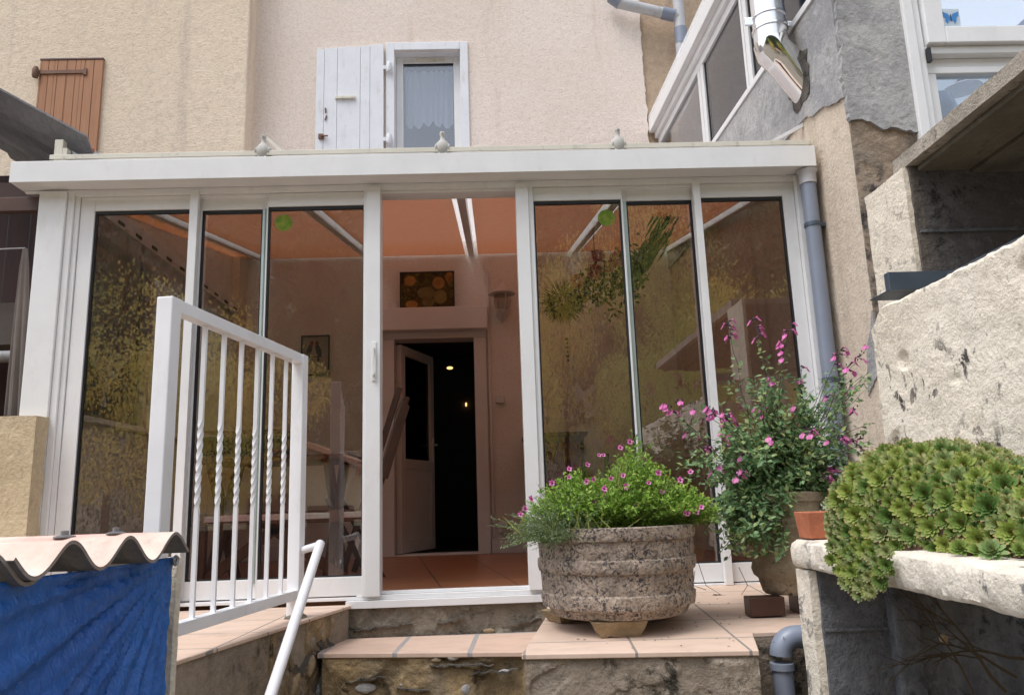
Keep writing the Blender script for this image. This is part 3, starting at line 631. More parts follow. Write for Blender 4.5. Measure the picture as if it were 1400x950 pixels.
# conservatory glazing on the side
zs0, zs1 = 3.12, 3.165
def sbar(m, y0, y1, z0, z1, o, t=.05):
    m.hull8([sp(y0, z0, o), sp(y1, z0, o), sp(y1, z1, o), sp(y0, z1, o)], [sp(y0, z0, o-t), sp(y1, z0, o-t), sp(y1, z1, o-t), sp(y0, z1, o-t)]); return m
m = MB(); sbar(m, -.46, 3.02, zs0+.002, zs1, .025); m.build('glazing_sill', M['white'], SBd, bevel=.003)
m = MB(); sbar(m, -.46, 3.05, 4.02, 4.16, .10, .16); sbar(m, -.46, 3.04, 3.955, 4.018, .05, .10); sbar(m, -.46, 3.03, 3.88, 3.953, .02, .06); m.build('roof_beam', M['white'], SBd, bevel=.005)
for y0, y1 in ((2.95, 3.02), (1.66, 1.72), (1.58, 1.645), (.70, .735), (.62, .685), (-.46, -.36)):
    sbar(MB(), y0, y1, zs1, 3.879, .018, .05).build('glazing_mullion', M['white'], SBd, bevel=.003)
m = MB()
for y0, y1 in ((1.56, 1.578), (.736, .752), (.60, .618)): sbar(m, y0, y1, zs1+.001, 3.878, .004, .03)
m.build('seal', M['seal'], SBd)
for y0, y1, mt in ((1.72, 2.95, 'glass_up'), (.752, 1.56, 'glass_dark'), (-.36, .60, 'glass_dark')):
    m = MB(); sbar(m, y0, y1, zs1, 3.88, 0, .006); m.build('side_pane', M[mt], SBd)
MB().box(1.95, 2.1, -.3, 3.04, 3.16, 4.1).build('dark_backing', plain('dark grey backing', (.16, .17, .20), .8), SBd)  # added dark block so the room behind the side glass looks unlit
MB().hull8([sp(-.46, 4.16, .1), sp(3.05, 4.16, .1), sp(3.05, 4.18, -3), sp(-.46, 4.18, -3)], [sp(-.46, 4.2, .1), sp(3.05, 4.2, .1), sp(3.05, 4.22, -3), sp(-.46, 4.22, -3)]).build('extension_roof', M['poly'], SBd)
# butterfly sticker and things standing behind the lower pane
q = at(1299, 25, y=-.508)
BF = thing('butterfly_sticker', 'small blue butterfly sticker in the lower corner of the upper right window', 'sticker', (q.x, -.508, q.z))
B('backing', translucent('sticker film', (.7, .78, .82), .4, .5, .5), BF, (q.x-.05, q.x+.05, -.5105, -.509, q.z-.05, q.z+.05), bevel=0)
for sgn in (-1, 1):
    pts = [(0, -.004), (.012, .02), (.044, .034), (.042, .008), (.028, -.004), (.030, -.02), (.018, -.036), (.014, -.02), (.003, -.018)]
    MB().prism([Vector((q.x+sgn*a, -.5115, q.z+b)) for a, b in pts], (0, -.002, 0)).build('wing', M['blue'], BF)
B('body', M['black'], BF, (q.x-.0025, q.x+.0025, -.5145, -.5135, q.z-.022, q.z+.016), bevel=0)
q = at(1315, 122, y=-.05); DP = thing('hanging_disc', 'grey disc with a small knob seen through the lower right window', 'lamp', (q.x, -.05, q.z))
MB().lathe([(.001, .03), (.03, .028), (.10, .005), (.105, -.003), (.001, -.006)], (q.x, -.05, q.z), 32).build('disc', M['pvc_pale'], DP, smooth=True)
MB().lathe([(.018, .03), (.02, .05), (.012, .07), (.004, .10), (.001, .10)], (q.x, -.05, q.z), 16).build('knob', M['zinc'], DP, smooth=True)
q = at(1283, 165, y=-.1); GV = thing('glass_vase', 'blue grey glass vase with plants behind the lower right window pane', 'vase', (q.x, -.1, q.z-.1))
MB().lathe([(.06, -.10), (.10, .0), (.105, .06), (.08, .14), (.075, .14), (.10, .06), (.095, 0), (.055, -.095)], (q.x, -.1, q.z), 28).build('vase_body', plain('blue glass', (.12, .2, .28), .12), GV, smooth=True)
# stove pipe
py_ = 0.
def pipept(px, py, X):
    return at(px, py, x=X)
P0 = at(1055, 64, x=1.705); py_ = P0.y; Ptop = Vector((P0.x, py_, 5.2))
SPp = thing('stove_pipe', 'shiny steel flue pipe coming out of the cement wall and turning straight up', 'flue', (P0.x, py_, P0.z))
MB().tube([P0, P0+Vector((0, 0, .25)), Ptop], .096, 40).build('upright_pipe', M['white_pipe'], SPp, smooth=True)
W1 = onside(1092, 108); P1 = W1+(W1-P0)*.5
el = MB().tube([P0+Vector((0, 0, .02)), P0+Vector((.006, -.002, -.03)), P0.lerp(P1, .3), P0.lerp(P1, .62), P1], [.102, .103, .102, .102, .102], 40)
el.build('elbow', M['chrome'], SPp, smooth=True)
for dz in (.10, .18): MB().lathe([(.097, -.006), (.104, -.005), (.104, .005), (.097, .006)], P0+Vector((0, 0, dz)), 32).build('clamp_ring', M['chrome'], SPp, smooth=True)
m = MB().box(P0.x-.150, P0.x-.104, py_-.02, py_-.008, P0.z+.13, P0.z+.18).box(P0.x+.104, sx(.0)-.002, py_-.02, py_-.008, P0.z+.12, P0.z+.15)
m.build('bracket', M['chrome'], SPp, bevel=.002)

hole = P1+Vector((-.06, 0, 0))
e = []
for k in range(22):
    a = 2*PI*k/22; r = .125+.035*noise.noise(Vector((math.cos(a)*2, math.sin(a)*2, 3)))*2
    e.append(sp(W1.y-.03+r*math.cos(a)*1.15, W1.z-.02+r*1.35*math.sin(a), .018))
MB().prism(e, (.01, 0, 0)).build('broken_render_round_pipe', M['gap'], SBd)
# flashing at the end of the veranda roof
q = [at(*a, y=.02) for a in ((1054, 192), (1062, 192), (1101, 172), (1098, 168))]
MB().prism(q, (0, .02, 0)).build('flashing', M['white'], V)
B('end_cap', M['cream_alu'], V, (1.74, 1.84, -.05, .02, 2.325, 2.40))
# ================================================================== rain pipes
DPp = thing('downpipe', 'blue grey plastic downpipe at the right end of the veranda', 'downpipe', (1.795, -.09, 0))
MB().tube([(1.79, -.09, 2.197), (1.79, -.09, 1.5), (1.788, -.09, .0)], .041, 24).build('pipe', M['pvc'], DPp, smooth=True)
MB().lathe([(.0415, -.06), (.047, -.058), (.047, .0), (.056, .012), (.058, .02), (.03, .021)], (1.79, -.09, 2.176), 28).build('outlet', M['pvc_pale'], DPp, smooth=True)
for zz in (1.88, 1.02):
    MB().lathe([(.0415, -.012), (.0455, -.011), (.0455, .011), (.0415, .012)], (1.79, -.09, zz), 28).box(1.83, 1.87, -.10, -.07, zz-.01, zz+.012).build('pipe_clip', M['zinc'], DPp, smooth=True)
MB().lathe([(.0415, -.04), (.0455, -.038), (.0455, .038), (.0415, .04)], (1.789, -.09, .95), 28).build('joint', M['pvc'], DPp, smooth=True)
u = [at(835, -4, y=2.93), at(848, 5, y=2.93), at(922, 22, y=2.93), at(931, 26, y=2.93)]
v = [at(926, -20, y=2.93), at(929, 25, y=2.93), at(931, 62, y=2.93), at(931, 120, y=2.93)]
UP = thing('drainpipe', 'pale grey drainpipe with a slanting branch high on the wall at the top edge', 'drainpipe', v[2])
MB().tube(u, .055, 24).build('branch_pipe', M['pvc_pale'], UP, smooth=True); v[3].x = v[2].x+.01; MB().tube([Vector((v[1].x, v[1].y, 6.5)), v[1], v[2], Vector((v[2].x, v[2].y, 2.7))], .055, 24).build('upright_pipe', M['pvc_pale'], UP, smooth=True)
for a, b in ((at(905, 18, y=2.93), at(922, 22, y=2.93)), (Vector((v[1].x, 2.93, v[1].z-.12)), Vector((v[1].x, 2.93, v[1].z-.30))), (u[0], u[1])):
    MB().tube([a, b], .063, 24).build('collar', M['pvc'], UP, smooth=True)
# ================================================================== doves on the roof edge
DX = [(360, 203, 'dove ornament leftmost on the roof edge, before a slanting metal strip'), (605, 199, 'dove ornament on the roof edge, just under the upstairs window'), (845, 195, 'dove ornament on the roof edge, before the bare pink wall')]
proto = None
def make_dove(x):
    t = thing('dove_ornament', '', 'ornament', (x, -.10, 2.345), 'white dove ornaments along the veranda roof edge')
    c = Vector((x, -.10, 2.345))
    b = MB()
    prof = [(.002, -.02), (.030, -.018), (.040, .0), (.043, .02), (.040, .042), (.026, .062), (.014, .075), (.011, .092), (.014, .104), (.016, .112), (.011, .122), (.001, .126)]
    b.lathe(prof, c, 24)
    for vv in b.bm.verts: vv.co.y = c.y+(vv.co.y-c.y)*.85
    b.build('body', M['dove'], t, smooth=True)
    MB().tube([c+Vector((.0, -.012, .112)), c+Vector((.0, -.03, .108))], [.005, .001], 8).build('beak', M['dove'], t, smooth=True)
    MB().hull8([c+Vector((-.02, .02, .02)), c+Vector((.02, .02, .02)), c+Vector((.02, .03, .0)), c+Vector((-.02, .03, .0))], [c+Vector((-.032, .09, .035)), c+Vector((.032, .09, .035)), c+Vector((.032, .09, .025)), c+Vector((-.032, .09, .025))]).build('tail', M['dove'], t, bevel=.003)
    for s_ in (-1, 1):
        MB().ball(c+Vector((s_*.035, .008, .022)), .010, .038, .03, 3).build('wing', M['dove'], t, smooth=True)
        MB().tube([c+Vector((s_*.018, -.02, -.012)), c+Vector((s_*.02, -.028, -.028))], [.008, .006], 8).build('foot', M['dove'], t, smooth=True)
    return t
M['dove'] = plain('chalky white ceramic', (.58, .56, .52), .7, 0, .12, .3, .15, (.3, .28, .25))
for px, py, lab in DX:
    x = at(px, py, y=-.10).x
    o = make_dove(x); o['label'] = 'weathered white '+lab
q = [at(*a, y=.2) for a in ((361, 187), (366, 187), (388, 207), (380, 207))]
o = MB().prism(q, (0, .015, 0)).build('roof_strap', M['cream_alu'], None); tag(o, 'slanting cream metal strip leaning behind the leftmost dove', 'metal strip')
# ================================================================== concrete canopy on block wall, cream wall, bar
CN = thing('canopy', 'lichened concrete canopy slab on a dark block wall at upper right', 'canopy', (2.3, -1.2, -1.15))
o = MB().box(1.70, 3.4, -3.6, -1.10, 1.724, 1.785).build('slab', M['slab'], CN); subdiv_rough(o, 40, .006, 8, 2)
m = MB()
for k in range(6): m.box(1.745+k*.22, 1.745+k*.22+.212, -3.55, -1.19, 1.700-(k % 2)*.012, 1.722)
m.build('formwork_underside', M['underside'], CN, bevel=.004)
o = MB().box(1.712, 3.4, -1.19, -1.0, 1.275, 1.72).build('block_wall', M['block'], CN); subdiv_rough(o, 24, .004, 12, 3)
B('mortar_course', M['block_grey'], CN, (1.72, 3.4, -1.197, -1.02, 1.44, 1.452), bevel=0)
o = MB().box(1.690, 1.711, -1.18, -.86, 1.20, 1.722).build('rendered_end', M['cream_wall'], CN); subdiv_rough(o, 30, .003, 14, 4)
o = MB().box(1.70, 1.95, -1.17, -.88, 1.0, 1.205).build('base_block', M['cream_slab'], CN); subdiv_rough(o, 12, .006, 14, 4)
tag(MB().box(1.555, 2.3, -1.215, -1.18, 1.202, 1.275).box(1.555, 2.3, -1.18, -1.05, 1.202, 1.208).build('metal_angle', M['zinc'], None, bevel=.002), 'blue grey metal angle bar jutting out under the dark block wall', 'metal bar')
pts = [((1.50, -1.14, -1.15), 0), ((1.50, -3.6, -1.15), 0), ((1.50, -3.6, 1.14), 0), ((1.50, -1.72, 1.13), 1), ((1.50, -1.45, 1.135), 1), ((1.50, -1.20, 1.125), 1), ((1.50, -1.15, 1.08), 1, (0, 1, 0))]
m = MB(); NU, NV = 150, 110; g = []
for i in range(NU+1):
    y = -1.147-(i/NU)*2.45; row = []
    top = 1.128+.008*noise.noise(Vector((y*9, 0, 0)))+.006*noise.noise(Vector((y*31, 0, 0)))-.06*max(0, 1-(i/NU)*28)
    for j in range(NV+1):
        z = .1+(top-.1)*j/NV; p = Vector((1.50, y, z))
        d = .010*noise.noise(p*4)+.0035*noise.noise(p*14)+.0025*noise.noise(p*38)
        if j == NV: d -= .008
        k = noise.noise(p*9+Vector((4, 4, 4)))
        if k > .42: d -= min(.018, (k-.42)*.2)
        row.append(m.bm.verts.new((1.50-d, y+(.01*noise.noise(p*9) if i == 0 else 0), z)))
    g.append(row)
bk = [[m.bm.verts.new((1.685, g[i][j].co.y, g[i][j].co.z)) for j in (0, NV)] for i in (0, NU)]
for i in range(NU):
    for j in range(NV): m.bm.faces.new((g[i][j], g[i+1][j], g[i+1][j+1], g[i][j+1]))
m.bm.faces.new([r[-1] for r in g]+[bk[1][1], bk[0][1]]); m.bm.faces.new(g[0]+[bk[0][1], bk[0][0]]); m.bm.faces.new(g[-1]+[bk[1][1], bk[1][0]])
m.bm.faces.new([bk[0][0], bk[0][1], bk[1][1], bk[1][0]]); m.bm.faces.new([r[0] for r in g]+[bk[1][0], bk[0][0]])
CWL = m.build('garden_wall', M['cream_wall'], None, smooth=True)
tag(CWL, 'cream trowelled garden wall with black pits, behind the houseleeks', 'wall')
B('coping_edge', M['zinc'], CWL, (1.53, 1.70, -3.6, -1.62, 1.139, 1.147), bevel=.002)
# ledge
LG = thing('ledge', 'cream painted concrete ledge carried on grey blocks, holding the houseleeks', 'ledge', (1.2, -1.6, -1.15))
m = MB(); ys = [-1.388-(i/110)*2.1 for i in range(111)]; sec = []
for y in ys:
    q = Vector((0, y*7, 0)); e = .012*noise.noise(q)+.006*noise.noise(q*3.3)
    th = .092+.012*noise.noise(Vector((3, y*3, 0)))
    x = 1.0+e; zt = .293+.006*noise.noise(Vector((y*5, 2, 2)))
    r = []
    prof = [(1.49, zt), (1.3, zt), (x+.05, zt), (x+.018, zt-.003), (x+.004, zt-.012), (x-.002, zt-.03), (x, zt-.06), (x+.003, zt-th+.01), (x+.012, zt-th), (1.2, zt-th), (1.49, zt-th)]
    for a_, b_ in prof:
        p = Vector((a_, y, b_)); dd = .006*noise.noise(p*22)+.004*noise.noise(p*50)
        r.append(m.bm.verts.new((a_-(dd if a_ < 1.04 else 0), y, b_+(dd*.6 if a_ < 1.3 else 0))))
    sec.append(r)
for a_, b_ in zip(sec, sec[1:]):
    for k in range(len(a_)): m.bm.faces.new((a_[k], b_[k], b_[(k+1) % len(a_)], a_[(k+1) % len(a_)]))
m.bm.faces.new(sec[0]); m.bm.faces.new(sec[-1][::-1])
m.build('slab', M['cream_slab'], LG, smooth=True)
o = MB().box(1.006, 1.032, -1.505, -1.40, -1.15, .197).build('rendered_end', M['cream_slab'], LG); subdiv_rough(o, 40, .003, 10, 5)
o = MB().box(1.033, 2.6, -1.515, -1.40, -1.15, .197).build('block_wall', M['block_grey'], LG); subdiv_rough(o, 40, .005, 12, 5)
B('mortar_joint', M['block_grey'], LG, (1.034, 1.5, -1.521, -1.42, .012, .022), bevel=.002)
B('pier', M['block_grey'], LG, (1.24, 1.32, -1.56, -1.48, -1.15, .19), bevel=.01)
# terracotta pot
q = at(1117, 740, y=-1.42)
TP = thing('terracotta_pot', 'small square terracotta pot on the end of the cream ledge', 'pot', (1.078, -1.452, .296))
m = MB(); c = Vector((1.078, -1.452, .298)); a_, b_ = .050, .058
def sq(r, z): return [c+Vector((sx_*r, sy_*r, z)) for sx_, sy_ in ((-1, -1), (1, -1), (1, 1), (-1, 1))]
L_ = [sq(a_, 0), sq(b_, .085), sq(b_-.008, .085), sq(a_-.006, .012)]; vs = [[m.bm.verts.new(p) for p in l] for l in L_]
m.bm.faces.new(vs[0][::-1]); m.bm.faces.new(vs[3])
for r0, r1 in zip(vs, vs[1:]):
    for k in range(4): m.bm.faces.new((r0[k], r0[(k+1) % 4], r1[(k+1) % 4], r1[k]))
m.build('pot_body', M['terracotta'], TP, bevel=.003)
sl = sq(b_-.010, .062); MB().prism(sl, (0, 0, -.02)).build('soil', M['stem'], TP)
# elbow pipe at the corner of the landing
EP = thing('elbow_pipe', 'grey plastic elbow pipe rising beside the landing and entering the ledge base', 'pipe', (.992, -1.218, -1.1))
cc = Vector((.992, -1.218, -.03)); arc = [Vector((.992, -1.218, -1.12)), Vector((.992, -1.218, -.11))]
for k in range(1, 10):
    a_ = PI/2*k/9; arc.append(Vector((.992+.06*(1-math.cos(a_)), -1.218, -.11+.06*math.sin(a_))))
arc.append(Vector((1.20, -1.218, -.05)))
MB().tube(arc[1:], .0385, 28).build('elbow', M['pvc'], EP, smooth=True)
MB().tube([arc[0], Vector((.992, -1.218, -.15))], .0355, 28).build('pipe', M['pvc'], EP, smooth=True)
MB().lathe([(.036, -.012), (.0415, -.011), (.0415, .011), (.036, .012)], (.992, -1.218, -.145), 28).build('collar', M['pvc'], EP, smooth=True)
# dry twigs
random.seed(5)
TW = thing('dry_branch', 'bare dark branch lying in the niche under the ledge', 'branch', (1.35, -1.8, -.2))
def branch(m, p, d, l, r, depth):
    pts = [p]; 
    for k in range(6):
        d = (d+Vector((random.uniform(-.22, .22), random.uniform(-.15, .15), random.uniform(-.22, .22)))).normalized(); p = p+d*l/6; pts.append(p)
        if depth and k in (1, 3, 4): branch(m, p, (d+Vector((random.uniform(-.9, .9), random.uniform(-.4, .4), random.uniform(-.8, .8)))).normalized(), l*.6, r*.55, depth-1)
    m.tube(pts, [r*(1-.7*i/6) for i in range(7)], 7)
m = MB(); branch(m, at(1375, 945, y=-1.75), Vector((-.75, .05, .75)), .32, .006, 2); branch(m, at(1390, 925, y=-1.7), Vector((-.6, .0, .5)), .3, .005, 2); branch(m, at(1330, 948, y=-1.8), Vector((-.2, .05, .9)), .25, .004, 2); branch(m, at(1400, 900, y=-1.68), Vector((-.9, 0, .15)), .3, .005, 2)
m.build('twigs', M['bark'], TW, smooth=True)
q = at(1287, 872, y=-1.75); MB().tube([q, q+Vector((.006, -.012, .0))], .011, 12).build('cut_end', M['sand_block'], TW)
# ================================================================== railing on the left landing
RL = thing('railing', 'white steel railing with twisted bars and a sloping handrail beside the steps', 'railing', (-1.0, -.95, -.03))
nA = Vector((-1.085, -1.49, 0)); nB = Vector((-.905, -.42, 0)); rd = (nB-nA).normalized(); rn = Vector((rd.y, -rd.x, 0)); ang = Matrix.Rotation(math.atan2(rd.y, rd.x), 3, 'Z')
def post(c, z0, z1): return MB().obox(c+Vector((0, 0, (z0+z1)/2)), .058, .058, z1-z0, ang).build('post', M['whitepaint'], RL, bevel=.004)
post(nA, -.03, 1.165); post(nB, -.03, 1.165)
Lr = (nB-nA).length
MB().obox((nA+nB)/2+Vector((0, 0, 1.143)), Lr-.052, .046, .045, ang).build('top_rail', M['whitepaint'], RL, bevel=.003)
MB().obox((nA+nB)/2+Vector((0, 0, .072)), Lr-.052, .042, .042, ang).build('bottom_rail', M['whitepaint'], RL, bevel=.003)
for k in range(1, 7):
    c = nA.lerp(nB, .215+.1285*(k-1)); m = MB(); n_ = 90; rings = []
    for i in range(n_+1):
        z = .093+(1.12-.093)*i/n_; u = i/n_
        tw = 0 if u < .36 else (min(u, .66)-.36)/.30*PI*4
        h = .0078
        rings.append([m.bm.verts.new(c+Vector((h*1.414*math.cos(tw+a*PI/2+PI/4), h*1.414*math.sin(tw+a*PI/2+PI/4), z))) for a in range(4)])
    for r0, r1 in zip(rings, rings[1:]):
        for a in range(4): m.bm.faces.new((r0[a], r0[(a+1) % 4], r1[(a+1) % 4], r1[a]))
    m.build('baluster', M['whitepaint'], RL, smooth=True)
h0 = nB+rn*.024+Vector((0, 0, .262)); h1 = at(437, 748, y=-.47); h1.z = .285
h2 = at(370, 950, y=-1.25)
dd = (h2-h1).normalized()
MB().tube([h0, h1], .017, 16).tube([h1-dd*.012, h2, h2+dd*1.0], .0205, 20).build('handrail', M['whitepaint'], RL, smooth=True)
MB().lathe([(.05, -.03), (.045, -.022), (.03, -.012), (.026, 0)], Vector((nB.x, nB.y, .0)), 16, .01).build('base_mortar', M['mortar'], RL)
# ================================================================== tarp covered lean-to in the left foreground
Pa = Vector((-.80, -3.1, 0)); Pb = Vector((-.694, -2.19, 0))
e0 = Vector((-.738, -2.75, 0)); e1 = Vector((-.699, -2.41, 0)); ed = (e1-e0).normalized(); en = Vector((-ed.y, ed.x, 0))  # en points -X
pitch = (e1-e0).length/2
CS = thing('corrugated_sheet', 'red and cream corrugated roof sheet with its cut edge towards the steps', 'roof sheet', (-1.3, -2.5, .4))
def corr(name, s0, s1, w0, w1, zoff, par, lift=0, mat='sheet', t=.0065):
    m = MB(); ns = int((s1-s0)/pitch*22); nw = 14; top = []; bot = []
    for i in range(ns+1):
        s_ = s0+(s1-s0)*i/ns; ph = 2*PI*s_/pitch
        z = .383-.026*math.cos(ph); sl = .026*2*PI/pitch*math.sin(ph); nv = Vector((ed.x*-sl, ed.y*-sl, 1)).normalized()
        rt, rb_ = [], []
        for j in range(nw+1):
            w = w0+(w1-w0)*j/nw; p = e0+ed*s_+en*w+Vector((0, 0, z+zoff+lift*w+.0012*noise.noise(Vector((s_*30, w*20, 0)))))
            rt.append(m.bm.verts.new(p)); rb_.append(m.bm.verts.new(p-nv*t))
        top.append(rt); bot.append(rb_)
    for i in range(ns):
        for j in range(nw):
            m.bm.faces.new((top[i][j], top[i+1][j], top[i+1][j+1], top[i][j+1])); m.bm.faces.new((bot[i][j], bot[i][j+1], bot[i+1][j+1], bot[i+1][j]))
        m.bm.faces.new((top[i][0], bot[i][0], bot[i+1][0], top[i+1][0])); m.bm.faces.new((top[i][nw], top[i+1][nw], bot[i+1][nw], bot[i][nw]))
    for j in range(nw):
        m.bm.faces.new((top[0][j], top[0][j+1], bot[0][j+1], bot[0][j])); m.bm.faces.new((top[ns][j], bot[ns][j], bot[ns][j+1], top[ns][j+1]))
    return m.build(name, M[mat], par, smooth=True)
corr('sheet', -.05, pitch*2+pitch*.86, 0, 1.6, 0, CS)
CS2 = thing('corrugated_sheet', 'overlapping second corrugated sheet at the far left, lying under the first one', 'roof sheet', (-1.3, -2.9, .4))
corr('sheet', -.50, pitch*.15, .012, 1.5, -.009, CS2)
for px in (88, 158):
    k = 1.5 if px < 100 else 2.5; best = None
    for i in range(100):
        p = e0+ed*(k*pitch)+en*(.004*i); v = p+Vector((0, 0, .41))-CAM; X = 700+f_*v.dot(Rv)/v.dot(Fv)
        if best is None or abs(X-px) < best[0]: best = (abs(X-px), p)
    p = best[1]; z = .4085
    MB().lathe([(.020, 0), (.020, .003), (.010, .005), (.0075, .005), (.0075, .013), (.001, .014)], (p.x, p.y, z), 18).build('roof_bolt', M['bolt'], CS, smooth=True)
m = MB(); NU, NV = 220, 150; g = []
t0 = Vector((-.82, -3.2, .0)); t1 = Vector((-.722, -2.235, 0)); corner = Vector((1.0, 1.0))
for i in range(NU+1):
    row = []
    for j in range(NV+1):
        u, v = i/NU, j/NV
        p = t0.lerp(t1, u); zt = .352-.0*u; z = zt-1.45*v**1.15
        du, dv_ = (1-u)*.96, (zt-z)
        a_ = math.atan2(dv_, du+1e-4); rr = math.hypot(du, dv_)
        fold = (.010*math.sin(a_*31+2.2*noise.noise(Vector((rr*2, a_*2, 0))))+.006*math.sin(a_*67+1.3+1.5*noise.noise(Vector((rr*3, a_*3, 2)))))*min(1, rr*3.2)*(.6+.5*noise.noise(Vector((a_*6, rr*1.5, 5))))
        fold += .004*noise.noise(Vector((u*26, v*34, 1)))-.006*abs(noise.noise(Vector((a_*24, rr*5, 3))))-.004*abs(noise.noise(Vector((a_*55, rr*11, 7))))
        bulge = .035*math.sin(min(1, v*1.3)*PI)*(1-u)*.9
        edge_in = .012*math.sin(v*9)*(1 if i > NU-8 else 0)
        off = fold*1.0+bulge
        row.append(m.bm.verts.new((p.x+off-.006*(u > .98), p.y-.02*v*u+edge_in*.3, z)))
    g.append(row)
for i in range(NU):
    for j in range(NV): m.bm.faces.new((g[i][j], g[i+1][j], g[i+1][j+1], g[i][j+1]))
TPn = m.build('tarpaulin', M['tarp'], None, smooth=True, normals=False)
sd = TPn.modifiers.new('thick', 'SOLIDIFY'); sd.thickness = .0012
tag(TPn, 'creased blue tarpaulin hanging under the corrugated sheet', 'tarpaulin')
q = Vector((-.712, -2.262, .345)); MB().lathe([(.010, -.004), (.013, 0), (.010, .004), (.006, 0), (.010, -.004)], (0, 0, 0), 16).build('eyelet', M['bolt'], TPn, smooth=True)
ey = bpy.data.objects['eyelet']; ey.rotation_euler = (0, PI/2, 0); ey.location = q
m = rough_panel((-.722, -2.228, .35), (-.717, -2.213, .35), (-.727, -2.208, -1.15), (-.735, -2.228, -1.15), .03, 4, 160, .003, 9, 3)
tag(m.build('edge_board', M['cream_slab'], None, smooth=True), 'narrow cream concrete edge beside the blue tarpaulin', 'edge board')
MB().box(-2.4, -.80, -2.24, -2.19, -1.15, .30).build('shed_back', M['block'], None); tag(bpy.data.objects['shed_back'], 'dark block wall closing the back of the tarpaulin shelter', 'wall')
# ================================================================== far left: low wall, dark lean-to, sheet roof
LW = MB().box(-5, -2.275, -.16, -.055, -1.15, .948).build('low_wall', M['low_wall'], None); subdiv_rough(LW, 50, .006, 7, 8)
tag(LW, 'yellowish stained low wall left of the veranda corner post', 'wall')
AW = thing('awning_sheet', 'grey corrugated sheet roof sloping down over the veranda corner at far left', 'roof sheet', (-3, .5, 2.8))
a0 = at(0, 122, y=-.1); a1 = at(120, 187, y=-.1); sl = (a1-a0).normalized()
m = MB(); top = []; bot = []; ns = 110
for i in range(ns+1):
    y = -.12+2.6*i/ns; z = .05*math.cos(2*PI*(i/ns)*2.6/.34+.3)
    r0, r1 = [], []
    for j in range(21):
        p = a1 - sl*((.36*min(1, max(0, (y-.12)/.15)))+2.0*j/20); q = Vector((p.x, y, p.z-.045+z))
        r0.append(m.bm.verts.new(q)); r1.append(m.bm.verts.new(q-Vector((0, 0, .012))))
    top.append(r0); bot.append(r1)
for i in range(ns):
    for j in range(20):
        m.bm.faces.new((top[i][j], top[i+1][j], top[i+1][j+1], top[i][j+1])); m.bm.faces.new((bot[i][j], bot[i][j+1], bot[i+1][j+1], bot[i+1][j]))
    m.bm.faces.new((top[i][0], bot[i][0], bot[i+1][0], top[i+1][0]))
for j in range(20): m.bm.faces.new((top[0][j], top[0][j+1], bot[0][j+1], bot[0][j]))
m.build('sheet', M['awning'], AW, smooth=True)
q = at(83, 206, y=-.08); B('bracket', M['cream_alu'], AW, (q.x-.03, q.x+.015, -.09, -.05, 2.32, q.z+.06), (q.x+.016, q.x+.04, -.09, -.05, 2.32, q.z+.01))
q = at(119, 208, y=.02); tag(MB().ball((q.x, .02, q.z+.01), .035, .03, .025, 3, .012).build('tile_fragment', M['terracotta'], None), 'broken bit of red tile under the end of the grey sheet roof', 'tile fragment')
LT = thing('lean_to', 'dark red-brown plank lean-to at the far left edge', 'shed', (-3.2, .8, -1.1))
B('plank_wall', M['dark_wood'], LT, (-5, -2.75, 1.4, 1.45, -1.15, 2.95), (-2.50, -2.445, .12, 1.39, -1.15, 2.4))
B('side_board', M['wood_dark'], LT, (-5, -2.46, .0, .05, 2.10, 2.18))
B('beam', M['wood_dark'], LT, (-5, -2.47, .3, .4, 2.25, 2.4))
q = at(20, 380, y=.9); q2 = at(20, 480, y=.9)
tag(B('storage_box', M['canvas'], None, (-4, -2.6, .7, 1.3, q2.z, at(20, 425, y=.9).z-.0)), 'taupe covered box standing in the dark lean-to', 'box')
q = at(22, 487, y=.5); tag(MB().tube([(q.x-.35, .5, q.z), (q.x-.005, .5, q.z), (q.x+.01, .5, q.z)], [.035, .035, .028], 24).build('rolled_tube', M['pvc_pale'], None, smooth=True), 'end of a pale grey rolled tube at the far left', 'tube')
m = MB(); rows = []
za, zb_ = at(30, 340, y=.15).z, at(20, 570, y=.15).z-.3
for j in range(13):
    v = j/12; z = za+(zb_-za)*v; xc = at(35-12*v, 340+230*v, y=.15).x; w = .015+.055*v**.6; row = []
    for k in range(15):
        u = k/14; row.append(m.bm.verts.new((xc-w+2*w*u, .15+.018*math.sin(u*15)*v, z)))
    rows.append(row)
for r0, r1 in zip(rows, rows[1:]):
    for k in range(14): m.bm.faces.new((r0[k], r0[k+1], r1[k+1], r1[k]))
o = m.build('hanging_canvas', M['canvas'], None, smooth=True); o.modifiers.new('t', 'SOLIDIFY').thickness = .004
tag(o, 'folded taupe canvas hanging beside the veranda corner post', 'canvas')
q = at(32, 342, y=.15); MB().tube([(q.x-.6, .15, q.z+.0), (q.x+.01, .15, q.z+.012)], .004, 8).build('line', M['pvc_pale'], o)
# ================================================================== things inside the veranda
def curtain(y0, y1, zt, zm, ztip, x, label):
    t = thing('curtain', label, 'curtain', (x, (y0+y1)/2, zt), 'sheer pointed curtains on the left side of the veranda')
    m = MB(); rows = []; n = 36
    for j in range(25):
        v = j/24; row = []
        for i in range(n+1):
            u = i/n; zlow = zm-(zm-ztip)*(1-abs(2*u-1))**1.6; z = zt+(zlow-zt)*v
            row.append(m.bm.verts.new((x+.012*math.sin(u*22)*(1-.4*v), y0+(y1-y0)*u, z)))
        rows.append(row)
    for r0, r1 in zip(rows, rows[1:]):
        for i in range(n): m.bm.faces.new((r0[i], r0[i+1], r1[i+1], r1[i]))
    m.build('cloth', M['voile'], t, smooth=True)
    MB().lathe([(.003, 0), (.009, -.01), (.007, -.02), (.014, -.065), (.001, -.07)], (x, (y0+y1)/2, ztip+.004), 14).build('tassel', M['lace'], t, smooth=True)
